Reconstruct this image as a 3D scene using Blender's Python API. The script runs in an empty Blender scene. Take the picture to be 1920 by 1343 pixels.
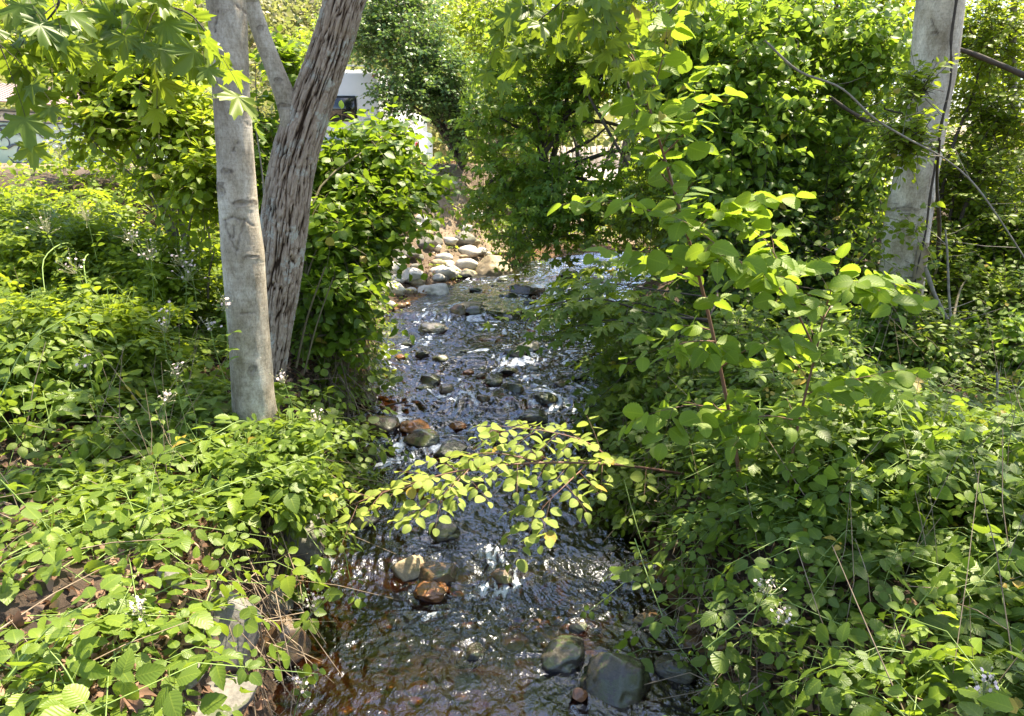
import bpy, math, random
import numpy as np
from mathutils import Vector
R = math.radians
PI = math.pi
rng = np.random.default_rng(7)
random.seed(7)
scn = bpy.context.scene
COL = scn.collection

# ------------------------------------------------------------------ camera
CAM_H, PITCH, FPX = 3.0, R(15.5), 1387.0
cam = bpy.data.cameras.new('camera'); camo = bpy.data.objects.new('camera', cam); COL.objects.link(camo)
camo.location = (0, 0, CAM_H); camo.rotation_euler = (PI/2 - PITCH, 0, 0)
cam.sensor_width = 36; cam.lens = 36*FPX/1920; cam.clip_start = 0.05; cam.clip_end = 2000
scn.camera = camo

# ------------------------------------------------------------------ light
SUN_EL, SUN_AZ = R(65), R(48)
SUN = np.array([math.sin(SUN_AZ)*math.cos(SUN_EL), math.cos(SUN_AZ)*math.cos(SUN_EL), math.sin(SUN_EL)])
world = bpy.data.worlds.new('World'); scn.world = world; world.use_nodes = True
wn = world.node_tree; bg = wn.nodes['Background']
sky = wn.nodes.new('ShaderNodeTexSky'); sky.sky_type = 'NISHITA'; sky.sun_disc = False
sky.sun_elevation = SUN_EL; sky.sun_rotation = SUN_AZ; sky.air_density = 1.0; sky.dust_density = 2.0
wn.links.new(sky.outputs[0], bg.inputs[0]); bg.inputs[1].default_value = 0.135
sl = bpy.data.lights.new('sun', 'SUN'); sl.energy = 5.0; sl.angle = R(0.53); sl.color = (1.0, 0.88, 0.66)
so = bpy.data.objects.new('sun', sl); COL.objects.link(so)
so.rotation_euler = Vector(SUN.tolist()).to_track_quat('Z', 'Y').to_euler()
scn.view_settings.view_transform = 'Standard'; scn.view_settings.look = 'None'
scn.view_settings.exposure = 1.85; scn.view_settings.gamma = 1.0
scn.cycles.max_bounces = 7; scn.cycles.diffuse_bounces = 4; scn.cycles.transmission_bounces = 5
scn.cycles.transparent_max_bounces = 8; scn.cycles.glossy_bounces = 3
scn.cycles.caustics_reflective = False; scn.cycles.caustics_refractive = False
scn.cycles.use_denoising = True; scn.cycles.sample_clamp_indirect = 6; scn.cycles.sample_clamp_direct = 1.8

# ------------------------------------------------------------------ helpers: projection and noise
CP, SP = math.cos(PITCH), math.sin(PITCH)
def ray(px, py):
    a = (px-960)/FPX; b = (671.5-py)/FPX
    return np.array([a, CP + b*SP, -SP + b*CP])
def at(px, py, Y):
    d = ray(px, py); return np.array([0, 0, CAM_H]) + d*(Y/d[1])
def onz(px, py, z):
    d = ray(px, py); return np.array([0, 0, CAM_H]) + d*((z-CAM_H)/d[2])
def depth(p): return p[1]*CP + (CAM_H-p[2])*SP
def nz(v): return v/np.maximum(np.linalg.norm(v, axis=-1, keepdims=True), 1e-9)

def _hash(i):
    i = i.astype(np.int64)
    h = (i[..., 0]*374761393 + i[..., 1]*668265263 + i[..., 2]*2147483647) & 0xffffffff
    h = ((h ^ (h >> 13))*1274126177) & 0xffffffff
    h = (h ^ (h >> 16)) & 0xffffffff
    return h/4294967295.0
def vn(p):
    p = np.asarray(p, float); i = np.floor(p); f = p-i; f = f*f*(3-2*f); r = 0
    for dx in (0, 1):
        for dy in (0, 1):
            for dz in (0, 1):
                w = (f[..., 0] if dx else 1-f[..., 0])*(f[..., 1] if dy else 1-f[..., 1])*(f[..., 2] if dz else 1-f[..., 2])
                r = r + w*_hash(i+np.array([dx, dy, dz]))
    return r*2-1
def fbm(p, oct=4, g=0.5):
    r = 0; a = 1.0; p = np.asarray(p, float)
    for k in range(oct):
        r = r + a*vn(p*(2.03**k)+k*17.3); a *= g
    return r
def xyz(x, y, z=0):
    x, y = np.broadcast_arrays(np.asarray(x, float), np.asarray(y, float))
    return np.stack([x, y, np.zeros_like(x)+z], -1)
def S(t): t = np.clip(t, 0, 1); return t*t*(3-2*t)

# ------------------------------------------------------------------ helpers: meshes
def mesh_from(name, V, F, uv=None, rnd=None, smooth=True, extra=None):
    """V (n,3); F (m,k); uv per vertex (n,2); rnd per vertex"""
    V = np.asarray(V, np.float32); F = np.asarray(F, np.int32)
    me = bpy.data.meshes.new(name)
    m, k = F.shape
    me.vertices.add(len(V)); me.vertices.foreach_set('co', V.ravel())
    me.loops.add(m*k); me.loops.foreach_set('vertex_index', F.ravel())
    me.polygons.add(m); me.polygons.foreach_set('loop_start', np.arange(0, m*k, k, dtype=np.int32))
    if smooth: me.polygons.foreach_set('use_smooth', np.ones(m, bool))
    me.update(calc_edges=True)
    if uv is not None:
        l = me.uv_layers.new(name='UVMap'); l.data.foreach_set('uv', np.asarray(uv, np.float32)[F.ravel()].ravel())
    if rnd is not None:
        a = me.attributes.new('rnd', 'FLOAT', 'POINT'); a.data.foreach_set('value', np.asarray(rnd, np.float32))
    for kx, vx in (extra or {}).items():
        a = me.attributes.new(kx, 'FLOAT', 'POINT'); a.data.foreach_set('value', np.asarray(vx, np.float32))
    return me
def link(name, me, mat, parent=None, loc=None):
    o = bpy.data.objects.new(name, me); COL.objects.link(o)
    if mat and len(me.materials) == 0: me.materials.append(mat)
    if parent is not None:
        o.parent = parent
        o.location = [-c for c in parent.location]       # part meshes are in world coordinates
    if loc is not None: o.location = loc
    return o
def tag(o, label=None, cat=None, group=None, kind=None):
    if label: o['label'] = label
    if cat: o['category'] = cat
    if group: o['group'] = group
    if kind: o['kind'] = kind
    return o
def empty(name, loc, label, cat, group=None):
    o = bpy.data.objects.new(name, None); COL.objects.link(o); o.location = [float(c) for c in loc]
    o.empty_display_size = 0.2
    return tag(o, label, cat, group)

class Buf:
    """collects triangles"""
    def __init__(s): s.V = []; s.F = []; s.U = []; s.A = []; s.n = 0
    def add(s, V, F, U=None, A=None):
        V = np.asarray(V, np.float32).reshape(-1, 3); F = np.asarray(F, np.int64)
        if F.shape[1] == 4: F = np.concatenate([F[:, [0, 1, 2]], F[:, [0, 2, 3]]])
        s.V.append(V); s.F.append(F+s.n); s.n += len(V)
        s.U.append(np.zeros((len(V), 2), np.float32) if U is None else U)
        s.A.append(np.full(len(V), 0.5, np.float32) if A is None else np.broadcast_to(np.asarray(A, np.float32), (len(V),)))
    def mesh(s, name, smooth=True):
        return mesh_from(name, np.concatenate(s.V), np.concatenate(s.F), np.concatenate(s.U), np.concatenate(s.A), smooth)
    def build(s, name, mat, parent=None, smooth=True):
        return link(name, s.mesh(name, smooth), mat, parent)
    def box(s, lo, hi, M=None, A=None):
        lo = np.array(lo, float); hi = np.array(hi, float)
        v = np.array([[(lo, hi)[i][0], (lo, hi)[j][1], (lo, hi)[k][2]] for i in (0, 1) for j in (0, 1) for k in (0, 1)])
        if M is not None: v = M(v)
        s.add(v, [[0, 1, 3, 2], [4, 6, 7, 5], [0, 4, 5, 1], [2, 3, 7, 6], [0, 2, 6, 4], [1, 5, 7, 3]], A=A)

def tube(path, rad, n=8, cap=True):
    """tube round a polyline (k,3) with radii (k,) -> V, F(quads), ring coords"""
    P = np.asarray(path, float); k = len(P); rad = np.broadcast_to(np.asarray(rad, float), (k,))
    T = nz(np.gradient(P, axis=0)); up = np.array([0.31, 0.2, 0.93])
    if abs(T[0] @ up) > .9: up = np.array([1., 0, 0])
    N = [nz(np.cross(T[0], up))]
    for i in range(1, k):
        v = N[-1] - T[i]*(N[-1] @ T[i]); N.append(nz(v))
    N = np.array(N); B = np.cross(T, N)
    a = np.arange(n)*2*PI/n
    V = P[:, None] + rad[:, None, None]*(np.cos(a)[None, :, None]*N[:, None] + np.sin(a)[None, :, None]*B[:, None])
    i = np.arange(k-1)[:, None]*n; j = np.arange(n)[None]; j2 = (j+1) % n
    F = np.stack([i+j, i+j2, i+n+j2, i+n+j], -1).reshape(-1, 4)
    return V.reshape(-1, 3), F
def spline(pts, n=24):
    P = np.asarray(pts, float); k = len(P)
    if k == 2: return P[0] + (P[1]-P[0])*np.linspace(0, 1, n)[:, None]
    Q = np.vstack([2*P[0]-P[1], P, 2*P[-1]-P[-2]]); out = []
    t = np.linspace(0, k-1-1e-6, n); i = t.astype(int); u = (t-i)[:, None]
    a, b, c, d = Q[i], Q[i+1], Q[i+2], Q[i+3]
    return .5*((2*b)+(c-a)*u+(2*a-5*b+4*c-d)*u*u+(3*b-a-3*c+d)*u**3)

def twigs(P0, P1, P2, r0, r1=None):
    """many 3-sided thin tubes through three points each -> V, F"""
    M = len(P0); r0 = np.broadcast_to(r0, (M,)); r1 = r0*.5 if r1 is None else np.broadcast_to(r1, (M,))
    P = np.stack([P0, P1, P2], 1); T = nz(np.stack([P1-P0, P2-P0, P2-P1], 1))
    A = nz(np.cross(T, np.array([0.2, 0.35, 0.9]))); B = np.cross(T, A)
    rr = np.stack([r0, (r0+r1)/2, r1], 1)
    a = np.arange(3)*2*PI/3
    V = P[:, :, None] + rr[:, :, None, None]*(np.cos(a)[None, None, :, None]*A[:, :, None]+np.sin(a)[None, None, :, None]*B[:, :, None])
    f = []
    for s in range(2):
        for j in range(3):
            f.append([s*3+j, s*3+(j+1) % 3, s*3+3+(j+1) % 3, s*3+3+j])
    F = (np.array(f)[None] + (np.arange(M)*9)[:, None, None]).reshape(-1, 4)
    return V.reshape(-1, 3), F

# ------------------------------------------------------------------ leaf templates (length 1 along +Y, normal +Z)
def ovate(K, w=0.36, teeth=0.0, fold=0.22, droop=0.25, kind='ovate', curl=0.0):
    t = np.linspace(0, 1, K+1)
    if kind == 'round': prof = np.sin(PI*t**0.85)**0.6
    elif kind == 'heart': prof = np.sin(PI*t**0.62)**0.75
    elif kind == 'lance': prof = np.sin(PI*t**0.9)**0.9
    else: prof = np.sin(PI*t**0.78)**0.8
    if K == 2: prof[1] = 1
    hw = w*prof; V = []; U = []; F = []
    if teeth: hw = hw*(1+teeth*np.where(np.arange(K+1) % 2 == 0, 1, -1))
    mid = np.stack([0*t + curl*t*t, t, -droop*t*t], -1)
    for i in range(K+1):
        V.append(mid[i]); U.append((0, t[i]))
    for sgn in (-1, 1):
        for i in range(1, K):
            V.append(mid[i]+np.array([sgn*hw[i], 0.02 if teeth else 0, fold*hw[i]])); U.append((sgn, t[i]))
    L = lambda s, i: i if i in (0, K) else (K+1 + (0 if s < 0 else K-1) + i-1)
    for i in range(K):
        for sgn in (-1, 1):
            a, b, c, d = i, i+1, L(sgn, i+1), L(sgn, i)
            q = [a, b, c, d]
            if d == a: tr = [[a, b, c]]
            elif c == b: tr = [[a, b, d]]
            else: tr = [[a, b, c], [a, c, d]]
            for x in tr: F.append(x if sgn < 0 else x[::-1])
    return np.array(V), np.array(F), np.array(U)
def maple(detail=1, droop=0.35, seed=0):
    r_ = np.random.default_rng(seed)
    lobes = [(90, 1.0), (38, .92), (142, .92), (-14, .62), (194, .62)]
    pts = []
    order = sorted(lobes)
    ang = []
    for i, (a, r) in enumerate(order):
        w = 17 if detail else 13
        if detail:
            pts += [(a-w, r*.60), (a-w*.66, r*.82), (a-w*.32, r*.78), (a, r), (a+w*.32, r*.78), (a+w*.66, r*.82), (a+w, r*.60)]
        else:
            pts += [(a-w, r*.62), (a, r), (a+w, r*.62)]
        if i < 4:
            b, rb = order[i+1]; pts.append(((a+b)/2, .44 if detail else .46))
    pts.append((270, .07))
    V = [(0, 0, 0)]
    for a, r in pts:
        x = r*math.cos(R(a)); y = r*math.sin(R(a))
        V.append((x*.62, y*.62+.1*0, 0))
    V = np.array(V); rr = np.hypot(V[:, 0], V[:, 1])
    th = np.degrees(np.arctan2(V[:, 1], V[:, 0]))
    V[:, 2] = -droop*rr**2*1.2 + 0.03*np.cos(R(1)*th*7)+r_.uniform(-.04, .04, len(V)); V[0, 2] = 0
    V[:, 1] += 0.2
    n = len(V)-1
    F = [[0, i, i+1] for i in range(1, n)] + [[0, n, 1]]
    U = np.stack([V[:, 0]*0+0.5, V[:, 1]*0+.5], -1)
    U[0] = (0.5, .5)
    return V, np.array(F), U
def trifoliate(K=8, five=False, **kw):
    """compound bramble leaf: petiole end at origin, leaflets spread"""
    b = ovate(K, **kw); VV = []; FF = []; UU = []; n = 0
    specs = [(0, .30, 1.0), (68, .10, .82), (-68, .10, .82)]
    if five: specs += [(115, .04, .6), (-115, .04, .6)]
    for a, off, s in specs:
        V = b[0]*s*0.62; ca, sa = math.cos(R(a)), math.sin(R(a))
        d = np.array([-sa, ca, 0])
        W = np.stack([V[:, 0]*ca - V[:, 1]*sa, V[:, 0]*sa+V[:, 1]*ca, V[:, 2]], -1) + d*off + np.array([0, 0, -.1*(a != 0)])
        VV.append(W); FF.append(b[1]+n); UU.append(b[2]); n += len(V)
    # petiole
    pv = np.array([[-.012, -.35, -.06], [.012, -.35, -.06], [0, .3, 0.0], [0, -.35, -.085]])
    VV.append(pv); FF.append(np.array([[0, 1, 2], [1, 3, 2], [3, 0, 2]])+n); UU.append(np.array([[0, .5]]*4)); n += 4
    return np.concatenate(VV), np.concatenate(FF), np.concatenate(UU)

T_FAR = [ovate(2, .34, droop=d, fold=f, kind='ovate') for d, f in ((.1, .3), (.4, .1))]
T_MID = [ovate(4, .36, droop=d, fold=f, kind='ovate', curl=c) for d, f, c in ((.1, .3, .05), (.35, .1, -.08), (.2, -.15, .08))]
T_MIDR = [ovate(4, .43, droop=d, fold=f, kind='round', curl=c) for d, f, c in ((.1, .25, .04), (.35, .1, -.05), (.2, -.1, .05))]
T_HEART = [ovate(4, .44, droop=d, fold=f, kind='heart', curl=c) for d, f, c in ((.15, .25, .04), (.35, .1, -.05))]
T_HAZEL = [ovate(16, .42, teeth=.06, droop=d, fold=f, kind='round', curl=c) for d, f, c in ((.1, .25, .06), (.3, .12, -.06), (.45, -.1, .05), (0, .3, 0))]
T_TRI = [trifoliate(12, w=.36, teeth=.06, droop=d, fold=f, kind='ovate') for d, f in ((.15, .28), (.35, .12), (.25, -.08))]
T_TRI += [trifoliate(10, w=.30, teeth=.07, droop=.5, fold=.35, kind='ovate', curl=.1), trifoliate(10, w=.42, teeth=.05, droop=.05, fold=-.2, kind='round', curl=-.08)]
T_MIDR += [ovate(4, .34, droop=.5, fold=.4, kind='ovate', curl=.12), ovate(4, .46, droop=-.15, fold=.3, kind='heart', curl=-.1)]
T_HEART += [ovate(4, .36, droop=.55, fold=.35, kind='ovate', curl=.1)]
T_HAZEL += [ovate(14, .34, teeth=.07, droop=.55, fold=.35, kind='ovate', curl=-.1)]
T_TRI5 = T_TRI + [trifoliate(12, five=True, w=.36, teeth=.06, droop=.3, fold=.15, kind='ovate')]
T_TRILOW = [trifoliate(4, w=.36, droop=d, fold=f, kind='ovate') for d, f in ((.15, .28), (.35, .05))]
T_MAPLE = [maple(1, d, s) for s, d in enumerate((.3, .6, .1))]
T_MAPLEF = [maple(0, d, s) for s, d in enumerate((.3, .6))]

def put(buf, tmpls, O, D, N, sc, A=None):
    """instances of leaf templates: origins O, axis D, normal hint N, size sc"""
    M = len(O)
    if M == 0: return
    D = nz(D); N = N - (N*D).sum(-1, keepdims=True)*D; N = nz(N); X = np.cross(D, N)
    A = rng.random(M)*.95 if A is None else A
    A = np.where(rng.random(M) < .008, 1.0, np.minimum(A, .95))
    pick = rng.integers(0, len(tmpls), M)
    for k, (V, F, U) in enumerate(tmpls):
        i = np.where(pick == k)[0]
        if len(i) == 0: continue
        s = sc[i][:, None, None] if hasattr(sc, '__len__') else sc
        W = O[i][:, None] + s*(V[None, :, 0:1]*X[i][:, None] + V[None, :, 1:2]*D[i][:, None] + V[None, :, 2:3]*N[i][:, None])
        FF = (F[None] + (np.arange(len(i))*len(V))[:, None, None]).reshape(-1, 3)
        buf.add(W.reshape(-1, 3), FF, np.tile(U, (len(i), 1)).astype(np.float32), np.repeat(A[i], len(V)))

UP = np.array([0, 0, 1.0])
def shoots(lb, sb, O, D, L, nl, size, tm, twig=0.003, droop=0.3, spread=.9, npet=0.02, tilt=.45, hang=.15, szvar=.3, rb=None):
    """leafy shoots: alternate leaves along drooping twigs"""
    M = len(O); D = nz(D); L = np.broadcast_to(L, (M,))[:, None]
    g = -UP*droop
    p = lambda t: O + D*L*t + g*L*t*t
    if sb is not None:
        V, F = twigs(p(0), p(.5), p(1.0), twig); sb.add(V, F)
    side = nz(np.cross(D, UP+1e-4))
    base = rng.random(M) if rb is None else rb
    for j in range(nl):
        t = (j+.6)/nl; t = t*.85+.15; sg = 1 if j % 2 else -1
        T = nz(D + 2*g*t)
        if j == nl-1: d = T + rng.normal(0, .15, (M, 3))
        else: d = T*(1-.55*spread) + side*sg*spread + rng.normal(0, .22, (M, 3))
        d[:, 2] -= hang
        N = UP*1.0 + rng.normal(0, tilt, (M, 3)) + T*.1
        o = p(t) + nz(d)*npet
        A = np.clip(base*.6 + rng.random(M)*.4, 0, 1)
        put(lb, tm, o, d, N, size*(1+rng.uniform(-szvar, szvar, M))*(1-.25*(j == nl-1)), A)

def ell_pts(c, r, n, shell=.55):
    d = nz(rng.normal(0, 1, (n, 3))); rad = (shell + (1-shell)*rng.random(n))[:, None]
    return c + d*rad*r, d

# ------------------------------------------------------------------ materials
def mk(name):
    m = bpy.data.materials.new(name); m.use_nodes = True; nt = m.node_tree
    return m, nt, nt.nodes['Principled BSDF'], nt.nodes['Material Output']
def nd(nt, t, **kw):
    n = nt.nodes.new('ShaderNode'+t)
    for k, v in kw.items():
        if k.startswith('i_'): n.inputs[k[2:].replace('_', ' ')].default_value = v
        else: setattr(n, k, v)
    return n
def ramp(nt, fac, stops, mode='LINEAR'):
    n = nt.nodes.new('ShaderNodeValToRGB'); n.color_ramp.interpolation = mode
    e = n.color_ramp.elements
    while len(e) < len(stops): e.new(.5)
    for x, (p, c) in zip(e, stops):
        x.position = p; x.color = (*c, 1) if len(c) == 3 else c
    nt.links.new(fac, n.inputs[0]); return n.outputs[0]
def noise(nt, scale, detail=4, rough=.55, vec=None, dist=0):
    n = nd(nt, 'TexNoise'); n.inputs['Scale'].default_value = scale; n.inputs['Detail'].default_value = detail
    n.inputs['Roughness'].default_value = rough; n.inputs['Distortion'].default_value = dist
    if vec is not None: nt.links.new(vec, n.inputs['Vector'])
    return n.outputs[0]
def mathn(nt, op, a, b=None, c=None):
    n = nd(nt, 'Math', operation=op)
    for i, x in enumerate((a, b, c)):
        if x is None: continue
        if isinstance(x, (int, float)): n.inputs[i].default_value = x
        else: nt.links.new(x, n.inputs[i])
    return n.outputs[0]
def mixc(nt, f, a, b, mode='MIX'):
    n = nd(nt, 'MixRGB', blend_type=mode)
    for i, x in enumerate((f, a, b)):
        if isinstance(x, (int, float)): n.inputs[i].default_value = x
        elif isinstance(x, tuple): n.inputs[i].default_value = (*x, 1)
        else: nt.links.new(x, n.inputs[i])
    return n.outputs[0]
def bump(nt, h, strength, dist, bs):
    b = nd(nt, 'Bump'); b.inputs['Strength'].default_value = strength; b.inputs['Distance'].default_value = dist
    nt.links.new(h, b.inputs['Height']); nt.links.new(b.outputs[0], bs.inputs['Normal']); return b.outputs[0]
def coords(nt, scale=(1, 1, 1), kind='Object'):
    tc = nd(nt, 'TexCoord'); mp = nd(nt, 'Mapping'); mp.inputs['Scale'].default_value = scale
    nt.links.new(tc.outputs[kind], mp.inputs[0]); return mp.outputs[0]

def leaf_mat(name, c0, c1, c2, tr, tfac=.42, rough=.42, veins=True, spec=.45):
    """c0..c2: leaf colour range over the per-leaf random value; tr: transmitted colour"""
    m, nt, b, out = mk(name)
    at_ = nd(nt, 'Attribute', attribute_name='rnd')
    col = ramp(nt, at_.outputs['Fac'], [(0, c0), (.45, c1), (.965, c2), (.985, (.42, .30, .05))])
    h = None
    if veins:
        uv = nd(nt, 'UVMap'); sp = nd(nt, 'SeparateXYZ'); nt.links.new(uv.outputs[0], sp.inputs[0])
        au = mathn(nt, 'ABSOLUTE', sp.outputs[0])
        w = mathn(nt, 'FRACT', mathn(nt, 'SUBTRACT', mathn(nt, 'MULTIPLY', sp.outputs[1], 8.0), mathn(nt, 'MULTIPLY', au, 1.8)))
        w = mathn(nt, 'ABSOLUTE', mathn(nt, 'SUBTRACT', w, .5))      # 0 at vein .. .5
        lat = mathn(nt, 'LESS_THAN', w, .07)
        midr = mathn(nt, 'LESS_THAN', au, .07)
        v = mathn(nt, 'MAXIMUM', mathn(nt, 'MULTIPLY', lat, .5), midr)
        col = mixc(nt, mathn(nt, 'MULTIPLY', v, .35), col, (min(1, c2[0]*1.7+.02), min(1, c2[1]*1.5+.02), c2[2]*1.7))
        bump(nt, w, .35, .004, b)
    nn = noise(nt, 9, 2)
    col = mixc(nt, .3, col, mixc(nt, nn, (.35, .35, .35), (1, 1, 1)), 'MULTIPLY')
    nt.links.new(col, b.inputs['Base Color']); b.inputs['Roughness'].default_value = rough
    b.inputs['Specular IOR Level'].default_value = spec
    t = nd(nt, 'BsdfTranslucent'); tc = mixc(nt, .55, col, tr); nt.links.new(tc, t.inputs[0])
    mx = nd(nt, 'MixShader'); mx.inputs[0].default_value = tfac
    nt.links.new(b.outputs[0], mx.inputs[1]); nt.links.new(t.outputs[0], mx.inputs[2]); nt.links.new(mx.outputs[0], out.inputs[0])
    return m
LM = {
 'bramble': leaf_mat('bramble_leaf', (0.073, 0.125, 0.019), (0.120, 0.190, 0.024), (0.199, 0.280, 0.030), (0.432, 0.580, 0.043), spec=.35),
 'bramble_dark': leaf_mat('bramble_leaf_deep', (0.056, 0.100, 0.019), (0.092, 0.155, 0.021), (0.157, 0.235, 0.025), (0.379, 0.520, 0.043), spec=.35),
 'round': leaf_mat('round_leaf', (0.063, 0.115, 0.015), (0.101, 0.175, 0.017), (0.161, 0.250, 0.017), (0.422, 0.600, 0.025), spec=.35),
 'yellow': leaf_mat('yellowgreen_leaf', (0.105, 0.160, 0.015), (0.169, 0.250, 0.017), (0.259, 0.340, 0.025), (0.562, 0.680, 0.034), spec=.3, tfac=.5),
 'hazel': leaf_mat('hazel_leaf', (0.116, 0.190, 0.021), (0.161, 0.250, 0.025), (0.226, 0.330, 0.030), (0.482, 0.660, 0.043), rough=.5, spec=.3, tfac=.48),
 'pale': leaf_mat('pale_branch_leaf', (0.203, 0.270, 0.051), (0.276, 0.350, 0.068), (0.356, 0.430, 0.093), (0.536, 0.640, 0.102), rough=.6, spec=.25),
 'maple': leaf_mat('maple_leaf', (.085, .165, .028), (.13, .235, .03), (.21, .33, .035), (.48, .66, .05), veins=False, spec=.35, tfac=.48),
 'maple_hang': leaf_mat('hanging_maple_leaf', (0.078, 0.130, 0.021), (0.116, 0.190, 0.024), (0.221, 0.280, 0.025), (0.447, 0.580, 0.034), veins=False, spec=.35, tfac=.48),
 'blue': leaf_mat('bluegreen_leaf', (0.071, 0.130, 0.038), (0.109, 0.190, 0.055), (0.164, 0.260, 0.051), (0.305, 0.460, 0.068), tfac=.35, veins=False, rough=.35),
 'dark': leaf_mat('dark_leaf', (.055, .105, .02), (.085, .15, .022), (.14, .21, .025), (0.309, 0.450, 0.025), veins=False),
 'vine': leaf_mat('vine_leaf', (.075, .145, .025), (.125, .22, .028), (.20, .31, .033), (.46, .64, .05), spec=.35, tfac=.46),
 'fine': leaf_mat('fine_leaf', (0.088, 0.140, 0.017), (0.143, 0.210, 0.017), (0.219, 0.300, 0.025), (0.524, 0.650, 0.034), veins=False, spec=.3, tfac=.48),
 'dead': leaf_mat('dead_leaf', (.10, .055, .035), (.22, .13, .085), (.42, .29, .20), (.4, .2, .08), tfac=.15, rough=.8, veins=False, spec=.2),
}
def plain(name, c, rough=.7, c2=None, sc=8, metal=0, bmp=0, spec=.4, det=5):
    m, nt, b, out = mk(name)
    v = coords(nt)
    n = noise(nt, sc, det, .6, v)
    if c2 is None: c2 = tuple(x*.72 for x in c)
    nt.links.new(ramp(nt, n, [(.3, c2), (.7, c)]), b.inputs['Base Color'])
    b.inputs['Roughness'].default_value = rough; b.inputs['Metallic'].default_value = metal
    b.inputs['Specular IOR Level'].default_value = spec
    if bmp: bump(nt, noise(nt, sc*3, 5, .65, v), .6, bmp, b)
    return m
M_TWIG = plain('green_brown_twig', (.20, .17, .09), .7, (.09, .075, .045), 20)
M_CANE = plain('green_cane', (.22, .32, .07), .5, (.14, .20, .06), 6)
M_REDSTEM = plain('red_brown_stem', (.24, .12, .08), .55, (.13, .07, .05), 14)
M_GREYTWIG = plain('grey_twig', (.30, .27, .22), .8, (.14, .12, .10), 15)
M_DARKBR = plain('dark_branch', (.09, .07, .055), .85, (.04, .032, .026), 9, bmp=.01)
M_PETAL = plain('blossom_petal', (.74, .60, .58), .6, (.58, .46, .42), 30)
M_BUD = plain('flower_bud', (.42, .42, .24), .7, (.3, .28, .16), 30)

def rock_mat(name, cols, wet=False, moss=0.0, sc=3.5):
    m, nt, b, out = mk(name)
    v = coords(nt)
    n1 = noise(nt, sc, 8, .65, v, .3); c = ramp(nt, n1, [(.28, cols[0]), (.5, cols[1]), (.72, cols[2])])
    n2 = noise(nt, 55, 3, .7, v); c = mixc(nt, .35, c, ramp(nt, n2, [(.35, (.25, .25, .25)), (.6, (1, 1, 1))]), 'MULTIPLY')
    if moss:
        g = nd(nt, 'NewGeometry'); s = nd(nt, 'SeparateXYZ'); nt.links.new(g.outputs['Normal'], s.inputs[0])
        f = mathn(nt, 'MULTIPLY', s.outputs[2], mathn(nt, 'GREATER_THAN', noise(nt, 5, 6, .7, v), .62-moss*.25))
        c = mixc(nt, mathn(nt, 'MULTIPLY', mathn(nt, 'MAXIMUM', f, 0), .8), c, (.055, .075, .02))
    nt.links.new(c, b.inputs['Base Color'])
    if wet: b.inputs['Roughness'].default_value = .16; b.inputs['Specular IOR Level'].default_value = .5; b.inputs['Coat Weight'].default_value = .5; b.inputs['Coat Roughness'].default_value = .08
    else: b.inputs['Roughness'].default_value = .85
    bump(nt, noise(nt, 22, 8, .7, v), .7, .012, b)
    return m
RM = {
 'pale': rock_mat('pale_granite', ((.33, .30, .25), (.52, .49, .44), (.70, .67, .61))),
 'grey': rock_mat('grey_granite', ((.10, .093, .08), (.19, .175, .155), (.30, .28, .25)), moss=.25),
 'tan': rock_mat('tan_stone', ((.22, .17, .10), (.36, .28, .18), (.5, .42, .30)), moss=.2),
 'wet': rock_mat('wet_dark_stone', ((.02, .017, .012), (.055, .045, .03), (.12, .10, .065)), wet=True, moss=.5),
 'orange': rock_mat('wet_orange_stone', ((.07, .03, .012), (.20, .085, .028), (.38, .17, .06)), wet=True),
 'brown': rock_mat('wet_brown_stone', ((.05, .03, .018), (.12, .075, .04), (.24, .17, .10)), wet=True, moss=.3),
 'wetgrey': rock_mat('damp_grey_stone', ((.09, .08, .07), (.19, .17, .14), (.32, .29, .25)), wet=True, moss=.2),
}
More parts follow.
